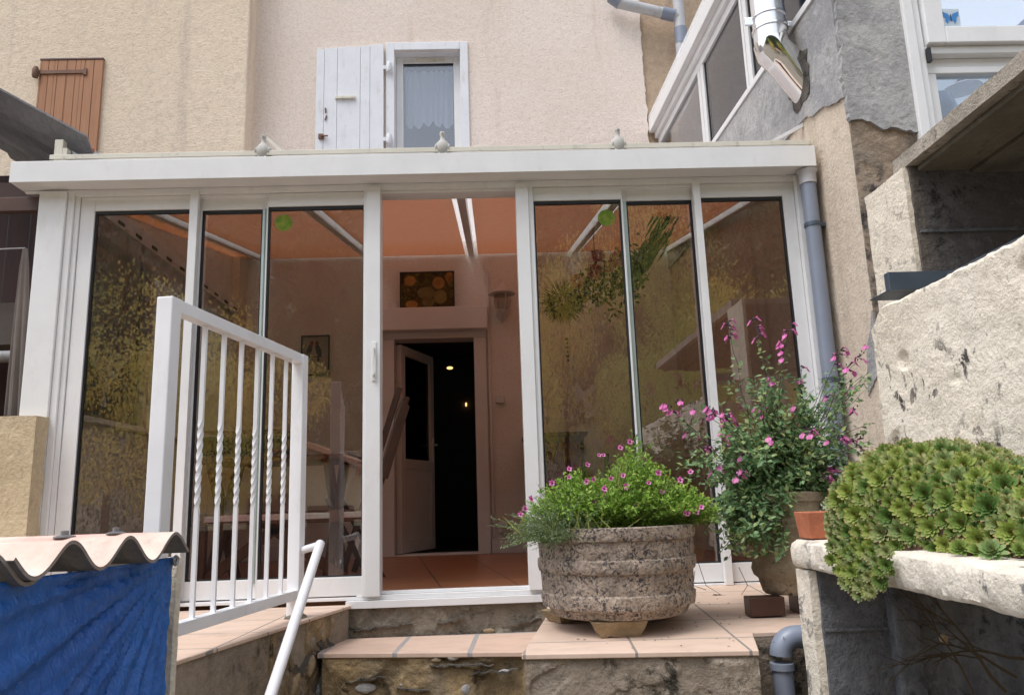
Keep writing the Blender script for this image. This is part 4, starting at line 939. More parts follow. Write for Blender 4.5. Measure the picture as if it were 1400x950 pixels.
curtain(.20, .90, 2.20, 1.42, 1.14, -2.30, 'sheer white pointed curtain nearest the glass, its tassel by the corner post')
curtain(.94, 1.62, 2.20, 1.40, 1.10, -2.30, 'second sheer pointed curtain from the glass, hanging over the yellow reflection')
curtain(1.66, 2.34, 2.20, 1.40, 1.10, -2.30, 'third sheer pointed curtain, mostly hidden by the first window bar')
RD = thing('curtain_rail', 'pinkish slatted curtain rail along the left wall of the veranda', 'curtain rail', (-2.3, 1.4, 2.2))
m = MB().box(-2.335, -2.29, .15, 2.9, 2.205, 2.30); m.build('rail', M['in_frame'], RD, bevel=.004)
m = MB(); [m.box(-2.289, -2.284, .3+k*.24, .38+k*.24, 2.225, 2.245) for k in range(11)]; m.build('slots', M['seal'], RD)
# table with clear plastic cloth
TB = thing('garden_table', 'reddish wooden garden table with crossed legs behind the left panes', 'table', (-1.25, .95, 0))
B('tabletop', M['wood'], TB, (-1.80, -.86, .62, 1.35, .735, .765)); B('stretcher', M['wood'], TB, (-1.78, -.74, .55, .61, .365, .435))
for x in (-1.7, -1.0):
    for sg in (-1, 1): MB().obox((x, .95, .37), .05, .07, .95, Matrix.Rotation(sg*.62, 3, 'X') ).build('leg', M['wood'], TB, bevel=.003)
for x0_, x1_ in ((-1.75, -1.2), (-1.35, -.85)):
    MB().obox(((x0_+x1_)/2, .60, .20), .66, .03, .06, Matrix.Rotation(.62 if x0_ > -1.5 else -.62, 3, 'Y')).build('brace', M['wood'], TB)
B('post_leg', M['wood'], TB, (-1.22, -1.14, .57, .62, 0, .364)); B('post_leg', M['wood'], TB, (-1.74, -1.68, .57, .62, 0, .364))
m = MB(); q = Vector((-.80, .56, .775)); m.box(-1.84, -.80, .56, 1.4, .768, .771)
m.hull8([q, q+Vector((-.09, -.004, -.30)), q+Vector((.0, -.008, -.10))], [q+Vector((0, .002, 0)), q+Vector((-.09, -.002, -.30)), q+Vector((0, -.006, -.10))])
m.hull8([q, q+Vector((.035, .02, -.29)), q+Vector((.008, .05, -.28))], [q+Vector((.002, 0, 0)), q+Vector((.037, .02, -.29)), q+Vector((.010, .05, -.28))])
m.hull8([q+Vector((-.10, 0, 0)), q, q+Vector((-.02, -.006, -.12))], [q+Vector((-.10, .002, 0)), q+Vector((0, .002, 0)), q+Vector((-.02, -.004, -.12))])
tag(m.build('plastic_tablecloth', M['clear_plastic'], None), 'clear plastic cloth with its corner hanging off the garden table', 'tablecloth')
BQ = thing('table_grill', 'black grill tray with wire rack standing on the garden table', 'grill', (-1.45, 1.0, .772))
B('tray', M['black'], BQ, (-1.80, -1.28, .75, 1.2, .775, .90), bevel=.01); m = MB(); [m.tube([(-1.78+k*.03, .76, .93), (-1.78+k*.03, 1.19, .93)], .003, 6) for k in range(17)]; m.box(-1.80, -1.28, .745, .752, .925, .935).box(-1.80, -1.28, 1.195, 1.202, .925, .935); m.build('wire_rack', M['iron'], BQ)
# folding chair leaning back
FC = thing('folding_chair', 'dark wooden folding chair standing just inside the open door at left', 'chair', (-.85, .9, 0))
ry = Matrix.Rotation(-.34, 3, 'Y')
for yy in (.68, 1.12):
    MB().obox((-.74, yy, .60), .035, .03, 1.18, Matrix.Rotation(.30, 3, 'Y')).build('leg', M['wood_dark'], FC, bevel=.003)
    MB().obox((-.86, yy, .24), .03, .026, .60, Matrix.Rotation(-.5, 3, 'Y')).build('leg', M['wood_dark'], FC, bevel=.003)
MB().obox((-.625, .90, .86), .010, .41, .50, Matrix.Rotation(.30, 3, 'Y')).build('backrest', M['canvas'], FC, bevel=.003)
m = MB(); [m.box(-1.12+k*.06, -1.07+k*.06, .70, 1.10, .40, .415) for k in range(6)]; m.build('seat', M['wood_dark'], FC)
# pictures
def frame_pic(name, label, x0, x1, z0, z1, y, lean, art):
    t = thing(name, label, 'picture', ((x0+x1)/2, y, z0)); w = .012
    B('frame', M['black'], t, (x0, x0+w, y-.02, y, z0, z1), (x1-w, x1, y-.02, y, z0, z1), (x0+w, x1-w, y-.02, y, z0, z0+w), (x0+w, x1-w, y-.02, y, z1-w, z1))
    art(t, x0+w, x1-w, y-.008, z0+w, z1-w); return t
def fruit(t, x0, x1, y, z0, z1):
    bgm = stucco('painted foliage', (.10, .075, .02), (.05, .035, .015), (.20, .15, .05), (.50, .60), 30, 16)
    B('canvas', bgm, t, (x0, x1, y, y+.006, z0, z1), bevel=0); w, h = x1-x0, z1-z0
    o1 = plain('painted orange', (.42, .19, .03), .6, 0, .3); o2 = plain('painted pear', (.20, .14, .03), .6, 0, .3)
    for k, (u, v, ru, rv, mm) in enumerate(((.17, .78, .11, .15, o1), (.72, .70, .12, .18, o1), (.93, .86, .08, .16, o1), (.75, .30, .13, .20, o2), (.48, .42, .17, .17, o2), (.20, .10, .12, .11, o1), (.52, .16, .12, .14, o2))):
        c = Vector((x0+u*w, y-.0008*(k+1), z0+v*h)); pts = []
        for a in range(20):
            X = c.x+ru*w*math.cos(a*PI/10); Z = c.z+rv*h*math.sin(a*PI/10); pts.append(Vector((min(x1, max(x0, X)), c.y, min(z1, max(z0, Z)))))
        MB().prism(pts, (0, .0005, 0)).build('painted_fruit', mm, t)
def birds(t, x0, x1, y, z0, z1):
    B('print', plain('aged paper', (.40, .33, .27), .7), t, (x0, x1, y, y+.004, z0, z1), bevel=0); w, h = x1-x0, z1-z0
    dk = plain('bird ink', (.10, .07, .055), .7, 0, .3); rdm = plain('bird red', (.25, .06, .05), .7)
    for k, (u, v, rx, rz, a, mm) in enumerate(((.26, .62, .10, .20, -.25, dk), (.62, .62, .10, .18, .3, dk), (.22, .36, .05, .16, .0, dk), (.62, .36, .05, .14, .1, dk), (.36, .82, .07, .06, 0, rdm), (.56, .82, .07, .06, 0, rdm), (.5, .46, .30, .012, 0, dk))):
        pts = []
        for i in range(18):
            X, Z = rx*w*math.cos(i*PI/9), rz*h*math.sin(i*PI/9); pts.append(Vector((x0+u*w+X*math.cos(a)-Z*math.sin(a), y-.0007*(k+1), z0+v*h+X*math.sin(a)+Z*math.cos(a))))
        MB().prism(pts, (0, .0004, 0)).build('printed_bird', mm, t)
f0, f1 = at(547, 419, y=2.98), at(621, 371, y=2.98)
frame_pic('fruit_picture', 'dark framed picture of orange fruit and pears standing on the roller shutter box', f0.x, f1.x, q0.z+.003, f1.z, 2.98, 0, fruit)
f0, f1 = at(411, 514, y=3.03), at(451, 458, y=3.03)
frame_pic('bird_picture', 'thin black framed print of two birds on the wall behind the left panes', f0.x, f1.x, f0.z, f1.z, 3.04, 0, birds)
# wall lantern
q = at(686, 412, y=2.88); LN = thing('wall_lantern', 'beige wall lantern with a cone cap beside the roller shutter box', 'lantern', (q.x, 3.04, q.z-.12))
c = Vector((q.x, 2.88, q.z)); MB().lathe([(.001, .22), (.006, .21), (.007, .185), (.02, .18), (.045, .13), (.105, .085), (.125, .075), (.125, .066), (.05, .06), (.001, .06)], c, 32).build('cap', M['plastic_white'], LN, smooth=True)
MB().lathe([(.070, .058), (.078, .0), (.06, -.06), (.03, -.075), (.028, -.073), (.057, -.058), (.075, 0), (.067, .058)], c, 28).build('glass_globe', M['bulb_glass'], LN, smooth=True)
m = MB()
for a in range(4):
    A_ = a*PI/2+.4; m.tube([c+Vector((math.cos(A_)*r, math.sin(A_)*r, z)) for r, z in ((.09, .065), (.09, .0), (.07, -.065), (.03, -.095))], .005, 8)
m.lathe([(.001, -.12), (.02, -.11), (.034, -.09), (.03, -.08), (.001, -.08)], c, 20); m.build('cage', M['plastic_white'], LN, smooth=True)
MB().tube([c+Vector((0, 0, -.10)), c+Vector((0, .05, -.14)), c+Vector((0, .11, -.12)), c+Vector((0, .15, -.10))], .010, 10).build('arm', M['plastic_white'], LN, smooth=True)
MB().prism([Vector((q.x+a, 3.02, q.z+b)) for a, b in ((-.05, -.03), (.05, -.03), (.055, -.10), (0, -.17), (-.055, -.10))], (0, .022, 0)).build('backplate', M['plastic_white'], LN, bevel=.003)
# cabinet and black pot behind the right panes
CB = thing('cabinet', 'dark brown low cabinet behind the right window pane', 'cabinet', (.62, 2.7, 0))
B('carcass', M['wood_dark'], CB, (.30, .78, 2.5, 3.0, 0, .98)); B('top', M['wood_dark'], CB, (.27, .81, 2.46, 3.01, .981, 1.01))
B('door', M['wood'], CB, (.33, .75, 2.485, 2.499, .06, .92))
PB = thing('black_pot', 'round black pot on the floor behind the bushy planter', 'pot', (.86, 2.2, 0))
MB().lathe([(.12, 0), (.18, .02), (.22, .2), (.20, .4), (.16, .48), (.17, .52), (.15, .52), (.14, .46)], (.92, 2.2, 0), 32).build('pot_body', M['black'], PB, smooth=True)
B('stand', M['black'], PB, (.90, .94, 2.18, 2.22, .50, .80))
# hanging bouquet
random.seed(11)
q = at(815, 388, y=1.2)
HB = thing('hanging_bouquet', 'hanging bouquet of dried grasses, green leaves and pink silk roses behind the right pane', 'bouquet', (q.x, 1.2, 2.35))
MB().tube([(q.x, 1.2, 2.36), (q.x, 1.2, q.z+.05)], .003, 6).build('cord', M['stem'], HB)
gq = at(770, 412, y=1.15); m = MB()
for k in range(900):
    d = Vector((random.gauss(0, 1), random.gauss(0, 1), random.gauss(-.25, .9))).normalized(); r = random.uniform(.02, .07)
    m.leaf(gq+d*r, d+Vector((random.gauss(0, .2),)*3), Vector((random.gauss(0, 1), random.gauss(0, 1), random.gauss(0, 1))), random.uniform(.08, .15), .008)
m.build('dried_grass', M['dead_leaf'], HB, normals=False)
m = MB()
for k in range(420):
    t_ = random.random(); c = at(790+90*t_, 400-45*t_+random.gauss(0, 1)*14+(random.random() < .3)*40*t_, y=1.15+random.gauss(0, .05))
    d = Vector((random.gauss(0, 1), random.gauss(0, .7), random.gauss(0, .8)))
    m.leaf(c, d, Vector((0, -1, .5)), random.uniform(.03, .07), random.uniform(.02, .035))
for k in range(160):
    c = at(845+random.random()*75, 400-random.random()*110+20, y=1.3); c = at(850+60*(k/160)+random.gauss(0, 8), 400-95*(k/160)+random.gauss(0, 8), y=1.25)
    m.leaf(c, Vector((.7, random.gauss(0, .3), 1)), Vector((0, -1, 0)), .14, .018)
m.build('foliage', M['leaf_dark'], HB, normals=False)
for px, py, r in ((789, 385, .05), (813, 372, .055), (818, 350, .045), (845, 355, .06), (832, 366, .04)):
    c = at(px, py, y=1.08); m = MB()
    for k in range(34):
        a = k*2.4; rr = r*math.sqrt(k/34)*.85; p = c+Vector((math.cos(a)*rr*.5, -.02-rr*.1+.02*(k/34), math.sin(a)*rr*.5))
        d = Vector((math.cos(a), -.9+1.1*k/34, math.sin(a))); m.leaf(p, d, Vector((0, -1, 0)), r*.75, r*.9, -.3)
    m.build('rose', M['rose'], HB, normals=False)
q = at(776, 478, y=1.15); m = MB()
for k in range(6): m.obox((q.x-.004+.004*(k % 2), 1.15, q.z+.075-k*.03), .022-.012*(k % 2), .004, .018)
m.build('ribbon', M['stem'], HB)
# ================================================================== barrel planter on stone feet
PC = Vector((.475, -.925, 0)); zb0 = .014
for k, (px, py, wx, wy, hz, rz) in enumerate(((848, 872, .19, .14, .075, .05), (780, 852, .17, .13, .07, .5), (905, 848, .16, .14, .07, -.6))):
    p = at(px, py, z=RZ(-1.2)) if k == 0 else Vector((PC.x+(-.19 if k == 1 else .19), -.80 if k == 1 else -.78, 0))
    if k == 0: p = Vector((PC.x-.035, -1.10, 0))
    z = RZ(p.y)+.001
    m = MB(); mt = Matrix.Rotation(rz, 3, 'Z')
    def cq(s_, zz): return [Vector((p.x, p.y, z))+mt @ Vector((a*wx/2*s_, b*wy/2*s_, zz)) for a, b in ((-1, -1), (1, -1), (1, 1), (-1, 1))]
    m.hull8(cq(.72, 0), cq(1.05, zb0-z)); o = m.build('stone_block', M['sand_block'], None); subdiv_rough(o, 14, .006, 18, k)
    tag(o, ['sandstone block under the front of the barrel planter', 'sandstone block under the left side of the barrel planter', 'shaded sandstone block under the right side of the barrel planter'][k], 'stone block', 'blocks under the barrel planter')
PL = thing('barrel_planter', 'large round stone planter shaped like a hooped barrel, spotted with black lichen', 'planter', (PC.x, PC.y, zb0))
prof = [(.250, 0), (.268, .008), (.276, .03), (.283, .045), (.302, .055), (.308, .085), (.306, .118), (.299, .126), (.302, .17), (.304, .225), (.313, .232), (.318, .255), (.316, .292), (.307, .299), (.309, .335), (.309, .385), (.317, .392), (.320, .42), (.317, .452), (.308, .458), (.290, .456), (.282, .43), (.277, .39)]
prof = [(r*.972, z*.722) for r, z in prof]
PP = []
for (r0, z0), (r1, z1) in zip(prof, prof[1:]):
    n_ = max(1, int(math.hypot(r1-r0, z1-z0)/.012))
    PP += [(r0+(r1-r0)*i/n_, z0+(z1-z0)*i/n_) for i in range(n_)]
PP.append(prof[-1])
m = MB().lathe(PP, (PC.x, PC.y, zb0), 240, .005)
for v in m.bm.verts:
    q = v.co-Vector((PC.x, PC.y, zb0)); l = math.hypot(q.x, q.y); a_ = math.atan2(q.y, q.x); zz = q.z/.722
    if l < .27: continue
    band = .055 < zz < .126 or .232 < zz < .299 or zz > .392
    st = abs(((a_/(2*PI)*34) % 1)-.5)*2
    g_ = -.006*max(0, (st-.90)/.10)*(.35 if band else 1)+.003*noise.noise(v.co*22)+.002*noise.noise(v.co*60)
    v.co.x += q.x/l*g_; v.co.y += q.y/l*g_
m.build('barrel', M['planter'], PL, smooth=True)
MB().lathe([(.001, .30), (.262, .30)], (PC.x, PC.y, zb0), 40).build('soil', M['bark'], PL)
RIM = zb0+.318
# bushy plant
random.seed(21)
def flower(name, p, d, r, mat_eye=True, par=None):
    """small two-lipped flower"""
    m = MB(); d = d.normalized(); a = d.orthogonal().normalized(); b = d.cross(a)
    for k in range(5):
        A = 2*PI*k/5+random.uniform(-.2, .2); v = a*math.cos(A)+b*math.sin(A)
        m.leaf(p, v+d*.25, d, r*random.uniform(.85, 1.15), r*1.0, -.12)
    o = m.build(name, M['petal'], par, normals=False)
    if mat_eye:
        m = MB(); m.tube([p+d*.001, p+d*.005], [r*.33, r*.2], 7); m.build('throat', M['petal_eye'], o)
    return o
BP = thing('flowering_bush', 'bushy green plant with small magenta flowers filling the barrel planter', 'plant', (PC.x, PC.y, RIM))
def mound_h(x, y):
    u = (x-PC.x)/.36; v = (y-PC.y)/.30
    base = .20*max(0, 1-u*u*.75-v*v*.7)**.7
    return base+.17*math.exp(-((u-.32)**2/.06+v*v/.5))+.05*math.exp(-((u+.55)**2/.06+v*v/.5))+.05*math.exp(-((u-1.0)**2/.08))+.018*noise.noise(Vector((x*14, y*14, 0)))+.02*noise.noise(Vector((x*6, y*6, 4)))
lf, stm = MB(), MB(); tips = []
for k in range(1350):
    a = random.uniform(0, 2*PI); r = math.sqrt(random.random())
    x = PC.x+.02+.40*r*math.cos(a); y = PC.y-.0+.30*r*math.sin(a)
    if x < PC.x-.22 and random.random() < .55: continue
    zt = RIM-.01+mound_h(x, y)*random.uniform(.6, 1.05)+random.random()**6*.05
    root = Vector((PC.x+(x-PC.x)*.55, PC.y+(y-PC.y)*.55, RIM-.04)); tip = Vector((x, y, zt))
    mid = root.lerp(tip, .55)+Vector((0, 0, .02)); stm.tube([root, mid, tip], [.0016, .0013, .0008], 4)
    tips.append(tip); dirn = (tip-mid).normalized()
    for j in range(19):
        t_ = random.uniform(.08, 1.02); c = mid.lerp(tip, (t_-.5)*2) if t_ > .5 else root.lerp(mid, t_*2)
        d = (dirn*.7+Vector((random.gauss(0, .8), random.gauss(0, .8), random.gauss(.1, .5)))).normalized()
        lf.leaf(c, d, Vector((random.gauss(0, .5), random.gauss(-.4, .5), 1)), random.uniform(.013, .026), random.uniform(.007, .012))
lf.build('foliage', M['leaf_bush'], BP, normals=False); stm.build('stems', M['stem_green'], BP, normals=False)
FP = [(825, 622), (819, 622), (848, 612), (861, 604), (878, 624), (803, 635), (778, 652), (755, 660), (778, 641), (802, 658), (811, 655), (826, 668), (826, 677), (835, 654), (852, 650), (856, 665), (887, 660), (905, 672), (930, 656), (944, 645), (959, 693), (952, 700), (940, 702), (936, 701), (812, 687), (726, 682), (718, 695), (712, 703), (900, 646), (870, 690)]
for px, py in FP:
    yy = PC.y-.22+.0*px+random.uniform(-.03, .05)
    p = at(px, py, y=yy+(.12 if py < 640 else 0)); flower('flower', p, Vector((random.gauss(0, .35), -1, random.gauss(.35, .3))), random.uniform(.010, .015), True, BP)
GP = thing('feathery_plant', 'grey-green feathery plant spilling over the left rim of the barrel planter', 'plant', (PC.x-.25, PC.y-.1, RIM))
lf, stm = MB(), MB()
for k in range(420):
    root = Vector((PC.x-.18+random.gauss(0, .05), PC.y-.12+random.gauss(0, .07), RIM-.03))
    d = Vector((random.gauss(-.45, .35), random.gauss(-.15, .4), random.uniform(.1, .8))).normalized(); l = random.uniform(.08, .23); pts = [root]
    for j in range(5): d = (d+Vector((random.gauss(-.04, .08), random.gauss(0, .08), -.10))).normalized(); pts.append(pts[-1]+d*l/5)
    stm.tube(pts, [.0012]*5+[.0006], 4)
    for j in range(26):
        t_ = random.uniform(1, 4.99); i = int(t_); c = pts[i].lerp(pts[i+1], t_-i)
        lf.leaf(c, (pts[i+1]-pts[i]).normalized()+Vector((random.gauss(0, .8), random.gauss(0, .8), random.gauss(0, .6))), Vector((0, -.3, 1)), random.uniform(.008, .016), .0028)
lf.build('foliage', M['leaf_grey'], GP, normals=False); stm.build('stems', M['stem_green'], GP, normals=False)
GR = MB()
for k in range(20):
    u = random.random(); p = Vector((PC.x-.12+.16*random.gauss(0, .7), PC.y-.24+random.gauss(0, .03), RIM-.02)); d = Vector((random.gauss(-.2, .7), random.gauss(-.1, .2), random.uniform(.5, 1.3)))
    GR.leaf(p, d, Vector((0, -1, .2)), random.uniform(.07, .15), .005)
for k in range(8):
    p = Vector((PC.x-.03+.012*k*.3, PC.y-.1, RIM)); GR.leaf(p, Vector((.22+random.gauss(0, .05), 0, 1)), Vector((0, -1, 0)), .26+random.random()*.04, .007)
GR.build('grass_blades', M['leaf_olive'], BP, normals=False)['kind'] = 'stuff'
# ================================================================== tall salvia in the second pot
QC = Vector((1.19, -.80, 0)); 
BK = tag(MB().box(QC.x-.19, QC.x-.05, QC.y-.10, QC.y-.02, RZ(-.8)+.002, .045).build('wood_block', M['wood_dark'], None, bevel=.004), 'reddish brown block under the tapering pot beside the ledge', 'block')
B('spacer', M['wood_dark'], BK, (QC.x+.02, QC.x+.13, QC.y-.05, QC.y+.05, RZ(-.8)+.002, .045))
P2 = thing('tapering_pot', 'weathered tan stone pot tapering down to a narrow foot, half hidden by the ledge', 'pot', (QC.x, QC.y, .046))
prof = [(.085, 0), (.095, .01), (.108, .06), (.125, .075), (.133, .10), (.128, .13), (.140, .20), (.150, .25), (.160, .262), (.162, .30), (.156, .31), (.160, .36), (.170, .368), (.172, .40), (.155, .405), (.148, .38)]
PP = []
for (r0, z0), (r1, z1) in zip(prof, prof[1:]):
    n_ = max(1, int(math.hypot(r1-r0, z1-z0)/.012)); PP += [(r0+(r1-r0)*i/n_, z0+(z1-z0)*i/n_) for i in range(n_)]
MB().lathe(PP, (QC.x, QC.y, .046), 96, .005).build('pot_body', M['planter_pale'], P2, smooth=True)
MB().lathe([(.001, .375), (.151, .375)], (QC.x, QC.y, .046), 30).build('soil', M['bark'], P2)
random.seed(33)
SV = thing('salvia_plant', 'tall airy sage bush with pink flowers in the tapering pot', 'plant', (QC.x, QC.y, .42))
TIPS = [(995, 440, 5), (1030, 438, 5), (1080, 442, 4), (1072, 472, 3), (1048, 490, 0), (912, 556, 4), (925, 548, 2), (972, 560, 4), (992, 568, 9), (988, 590, 6), (1000, 602, 6), (1040, 556, 4), (1060, 520, 2), (1095, 500, 1), (1150, 478, 4), (1186, 480, 2), (1158, 500, 2), (1135, 540, 2), (1140, 582, 4), (1150, 600, 3), (1110, 590, 3), (1014, 620, 3), (1006, 648, 3), (960, 612, 2), (942, 590, 1), (1006, 686, 2), (1105, 642, 3), (1150, 640, 4), (1128, 655, 2), (1090, 560, 1), (980, 640, 2), (1170, 560, 1), (1180, 600, 2), (1055, 600, 1), (1165, 530, 1)]
lf, stm, cal, extra = MB(), MB(), MB(), MB(); nfl = 0
def spray(tip, nf, dense=1., leaves=46):
    global nfl
    root = Vector((QC.x+random.gauss(0, .05), QC.y+random.gauss(0, .04), .42)); top = tip
    c1 = root.lerp(top, .4)+Vector((random.gauss(0, .04), random.gauss(0, .04), .10)); pts = []
    for i in range(13):
        t_ = i/12; pts.append(root*(1-t_)**2+c1*2*t_*(1-t_)+top*t_*t_+Vector((random.gauss(0, .004), random.gauss(0, .004), random.gauss(0, .003))))
    stm.tube(pts, [.0026-.0018*i/12 for i in range(13)], 5)
    for j in range(int(leaves*dense)):
        t_ = random.uniform(1.5, 10.5 if nf else 12); i = min(11, int(t_)); c = pts[i].lerp(pts[i+1], t_-i)
        off = Vector((random.gauss(0, 1), random.gauss(0, 1), random.gauss(.1, .7))).normalized(); c = c+off*random.uniform(.0, .035)*(1 if t_ < 9 else .4)
        lf.leaf(c, off+Vector((0, 0, -.2)), Vector((random.gauss(0, .6), random.gauss(-.5, .5), 1)), random.uniform(.018, .036), random.uniform(.012, .021), .1)
    for j in range(nf):
        t_ = random.uniform(10.6, 12) if j else 12; i = min(11, int(t_)); p = pts[i].lerp(pts[i+1], t_-i) if i < 12 and t_ < 12 else pts[12]
        side = Vector((random.choice((-1, 1))*random.uniform(.6, 1), random.gauss(-.4, .4), random.uniform(-.2, .3))).normalized(); q = p+side*random.uniform(.010, .02)+Vector((0, 0, random.uniform(-.012, .012)))
        cal.tube([p, q], [.0022, .0042], 6)
        m = MB(); dn = (side*.55+Vector((0, -.25, -1))).normalized()
        m.tube([q, q+side*.008], [.003, .004], 6)
        a_ = side.cross(Vector((0, 0, 1))).normalized()
        for sg in (-1, -.33, .33, 1): m.leaf(q+side*.007, dn+a_*.45*sg, side, random.uniform(.022, .031), .018, -.1)
        m.leaf(q+side*.005, side+Vector((0, 0, .6)), Vector((0, 0, 1)), .011, .007)
        if nfl < 98: m.build('flower', M['petal'], SV, normals=False); nfl += 1
        else:
            tmp = bpy.data.meshes.new('t'); m.bm.to_mesh(tmp); m.bm.free(); extra.bm.from_mesh(tmp); bpy.data.meshes.remove(tmp)
    for j in range(5 if nf else 0):
        p = pts[11].lerp(pts[12], random.random())+Vector((random.gauss(0, .006), random.gauss(0, .006), random.uniform(0, .02))); cal.ball(p, .003, .003, .0045, 1)
for px, py, nf in TIPS: spray(at(px, py, y=QC.y-.05+random.uniform(-.22, .18)), int(nf*1.5+.5))
for k in range(150):
    px = random.gauss(1065, 72); py = random.uniform(510, 735) if k % 3 else random.uniform(600, 700); px = min(1188, max(930, px))
    if px < 980 and py < 590: continue
    if px > 1120 and py < 500: py += 60
    spray(at(px, py, y=QC.y-.02+random.gauss(0, .13)), 0, 1, 62)
for k in range(46): spray(at(random.uniform(1100, 1196), random.uniform(505, 690), y=QC.y-.02+random.gauss(0, .10)), 0, 1, 50)
for k in range(80):   # drooping side shoots on the left
    spray(at(random.uniform(975, 1072), random.uniform(680, 768), y=QC.y-.13+random.gauss(0, .05)), 0, 1, 55)
lf.build('foliage', M['leaf_salvia'], SV, normals=False); stm.build('stems', M['stem'], SV, normals=False); cal.build('calyxes', M['calyx'], SV, normals=False)['kind'] = 'stuff'; o = extra.build('small_flowers', M['petal'], SV, normals=False); o['kind'] = 'stuff'
m = MB()
for a in (((955, 770), (965, 800), (985, 812), (930, 822)), ((950, 780), (948, 800), (965, 806)), ((1010, 775), (1022, 800), (1012, 815), (975, 812))):
    m.tube([at(px, py, y=-.35+.01*i) for i, (px, py) in enumerate(a)], .0016, 5)
m.build('dry_tendril', M['stem'], SV)
random.seed(40); m = MB()
for k in range(70):
    y_ = random.uniform(-1.36, -.3); x_ = random.uniform(.28, 1.05)
    m.leaf(Vector((x_, y_, RZ(y_)+.002)), Vector((random.gauss(0, 1), random.gauss(0, 1), .05)), Vector((0, 0, 1)), random.uniform(.006, .018), random.uniform(.004, .010))
m.build('fallen_leaves', M['dead_leaf'], normals=False)['kind'] = 'stuff'
# ================================================================== houseleeks
random.seed(3)
def rosette_mesh(name, seed, mat, leaves=46, open_=1.):
    random.seed(seed); bm = bmesh.new(); lay = bm.verts.layers.float.new('tip')
    for k in range(leaves):
        f = k/(leaves-1); a = k*2.39996+random.uniform(-.06, .06); el = .16+1.15*(1-f)**1.2*min(1, open_); L_ = .26+.74*f**.75; w = .17+.22*f
        if f > .85: el -= .12
        d = Vector((math.cos(a)*math.cos(el), math.sin(a)*math.cos(el), math.sin(el))); sd_ = Vector((-math.sin(a), math.cos(a), 0)); up = sd_.cross(d)*-1
        if up.z < 0: up = -up
        st = [(0, .5, 0), (.35, .85, .03), (.62, 1.0, .08), (.84, .70, .22), (1.0, .02, .40)]
        R_ = []
        for u, ww, lift in st:
            c = d*(L_*u)+up*(lift*.45*L_)
            row = []
            for s_, h in ((-1, .10), (0, -.035), (1, .10)):
                v = bm.verts.new(c+sd_*(s_*w*ww/2)+up*(h*w*ww)); v[lay] = u if s_ == 0 else min(1, u+.08); row.append(v)
            v = bm.verts.new(c-up*(.16*w*ww+.004)); v[lay] = u; row.append(v); R_.append(row)
        for r0, r1 in zip(R_, R_[1:]):
            for i, j in ((0, 1), (1, 2), (2, 3), (3, 0)): bm.faces.new((r0[i], r0[j], r1[j], r1[i]))
    me = bpy.data.meshes.new(name); bm.to_mesh(me); bm.free(); me.materials.append(mat)
    me.polygons.foreach_set('use_smooth', [True]*len(me.polygons)); me.set_sharp_from_angle(angle=R(35)); return me
RM = [rosette_mesh('rosette', 1, M['ros']), rosette_mesh('rosette', 2, M['ros'], 42, .9), rosette_mesh('rosette', 3, M['ros_red'], 42, 1.1), rosette_mesh('rosette', 4, M['ros'], 52, 1.), rosette_mesh('rosette', 5, M['ros_red'], 36, 1.2)]
HLT = thing('houseleek_clump', 'thick mound of green rosette houseleeks with red-brown tips spilling over the ledge', 'succulents', (1.25, -1.9, .296))
# body of old growth under the rosettes
def mound_pt(u, v):
    """u 0..1 along the ledge (far to near), v 0..1 over the cross-section, front foot to back"""
    y = -1.655-.77*u
    prof_ = math.sin(min(1, (u+.04)/.16)*PI/2)**.6*(1-.0*u)
    H_ = .265*prof_*(1-.62*max(0, (u-.35)/.65)**1.15)
    x0 = 1.02+.13*max(0, (u-.42)/.58)**.8; x1 = 1.47
    a = v*PI*.86
    x = (x0+x1)/2-(x1-x0)/2*math.cos(a)*(1.0); z = .298+H_*math.sin(a)**.62
    return Vector((x, y, z))
m = MB(); g = [[m.bm.verts.new(mound_pt(i/30, j/20)-Vector((0, 0, .03))) for j in range(21)] for i in range(31)]
for i in range(30):
    for j in range(20): m.bm.faces.new((g[i][j], g[i+1][j], g[i+1][j+1], g[i][j+1]))
m.bm.faces.new(g[0]); m.bm.faces.new(g[-1][::-1])
m.build('old_growth', stucco('dry leaf litter', (.14, .085, .05), (.07, .05, .03), None, big=20), HLT, smooth=True)
spots = []
random.seed(9)
tries = 0
def addspot(p, nrm, r, red=False):
    for q, _, rq, _ in spots:
        if (p-q).length < (r+rq)*.66: return
    spots.append((p, nrm.normalized(), r, red))
while tries < 14000:
    tries += 1; u, v = random.random(), random.random()
    p = mound_pt(u, v); du = mound_pt(min(1, u+.02), v)-mound_pt(max(0, u-.02), v); dv2 = mound_pt(u, min(1, v+.02))-mound_pt(u, max(0, v-.02))
    nrm = -dv2.cross(du)
    if u < .05: nrm = nrm.normalized()+Vector((0, .8, 0))
    p = p+Vector((noise.noise(p*11)*.012, 0, noise.noise(p*9)*.015))
    addspot(p, nrm.normalized()*.55+Vector((-.5, -.85, .05)), random.choice((.012, .015, .018, .021, .024)) if tries > 220 else random.uniform(.026, .034), v > .55 or u < .14)
for k in range(900):      # spill over the edge
    u = random.random(); y = -1.77-.34*u; depth = .13*math.sin(min(1, max(0, (y+2.14)/-.44+1))*PI)**.6
    depth = .135*max(0, math.sin(max(0, min(1, (-y-1.74)/.38))*PI))**.7
    z = .30-random.random()*depth; addspot(Vector((.985-.02*random.random(), y, z)), Vector((-1, -1.1, .15)), random.uniform(.013, .022), z < .22)
for k in range(600):      # row on the slab
    y = random.uniform(-2.9, -2.0); x = 1.07+random.random()*.16+.02*max(0, -y-2.2)*3; addspot(Vector((x, y, .308+.25*(x-1.07))), Vector((-.5, -.9, .8)), random.uniform(.017, .030))
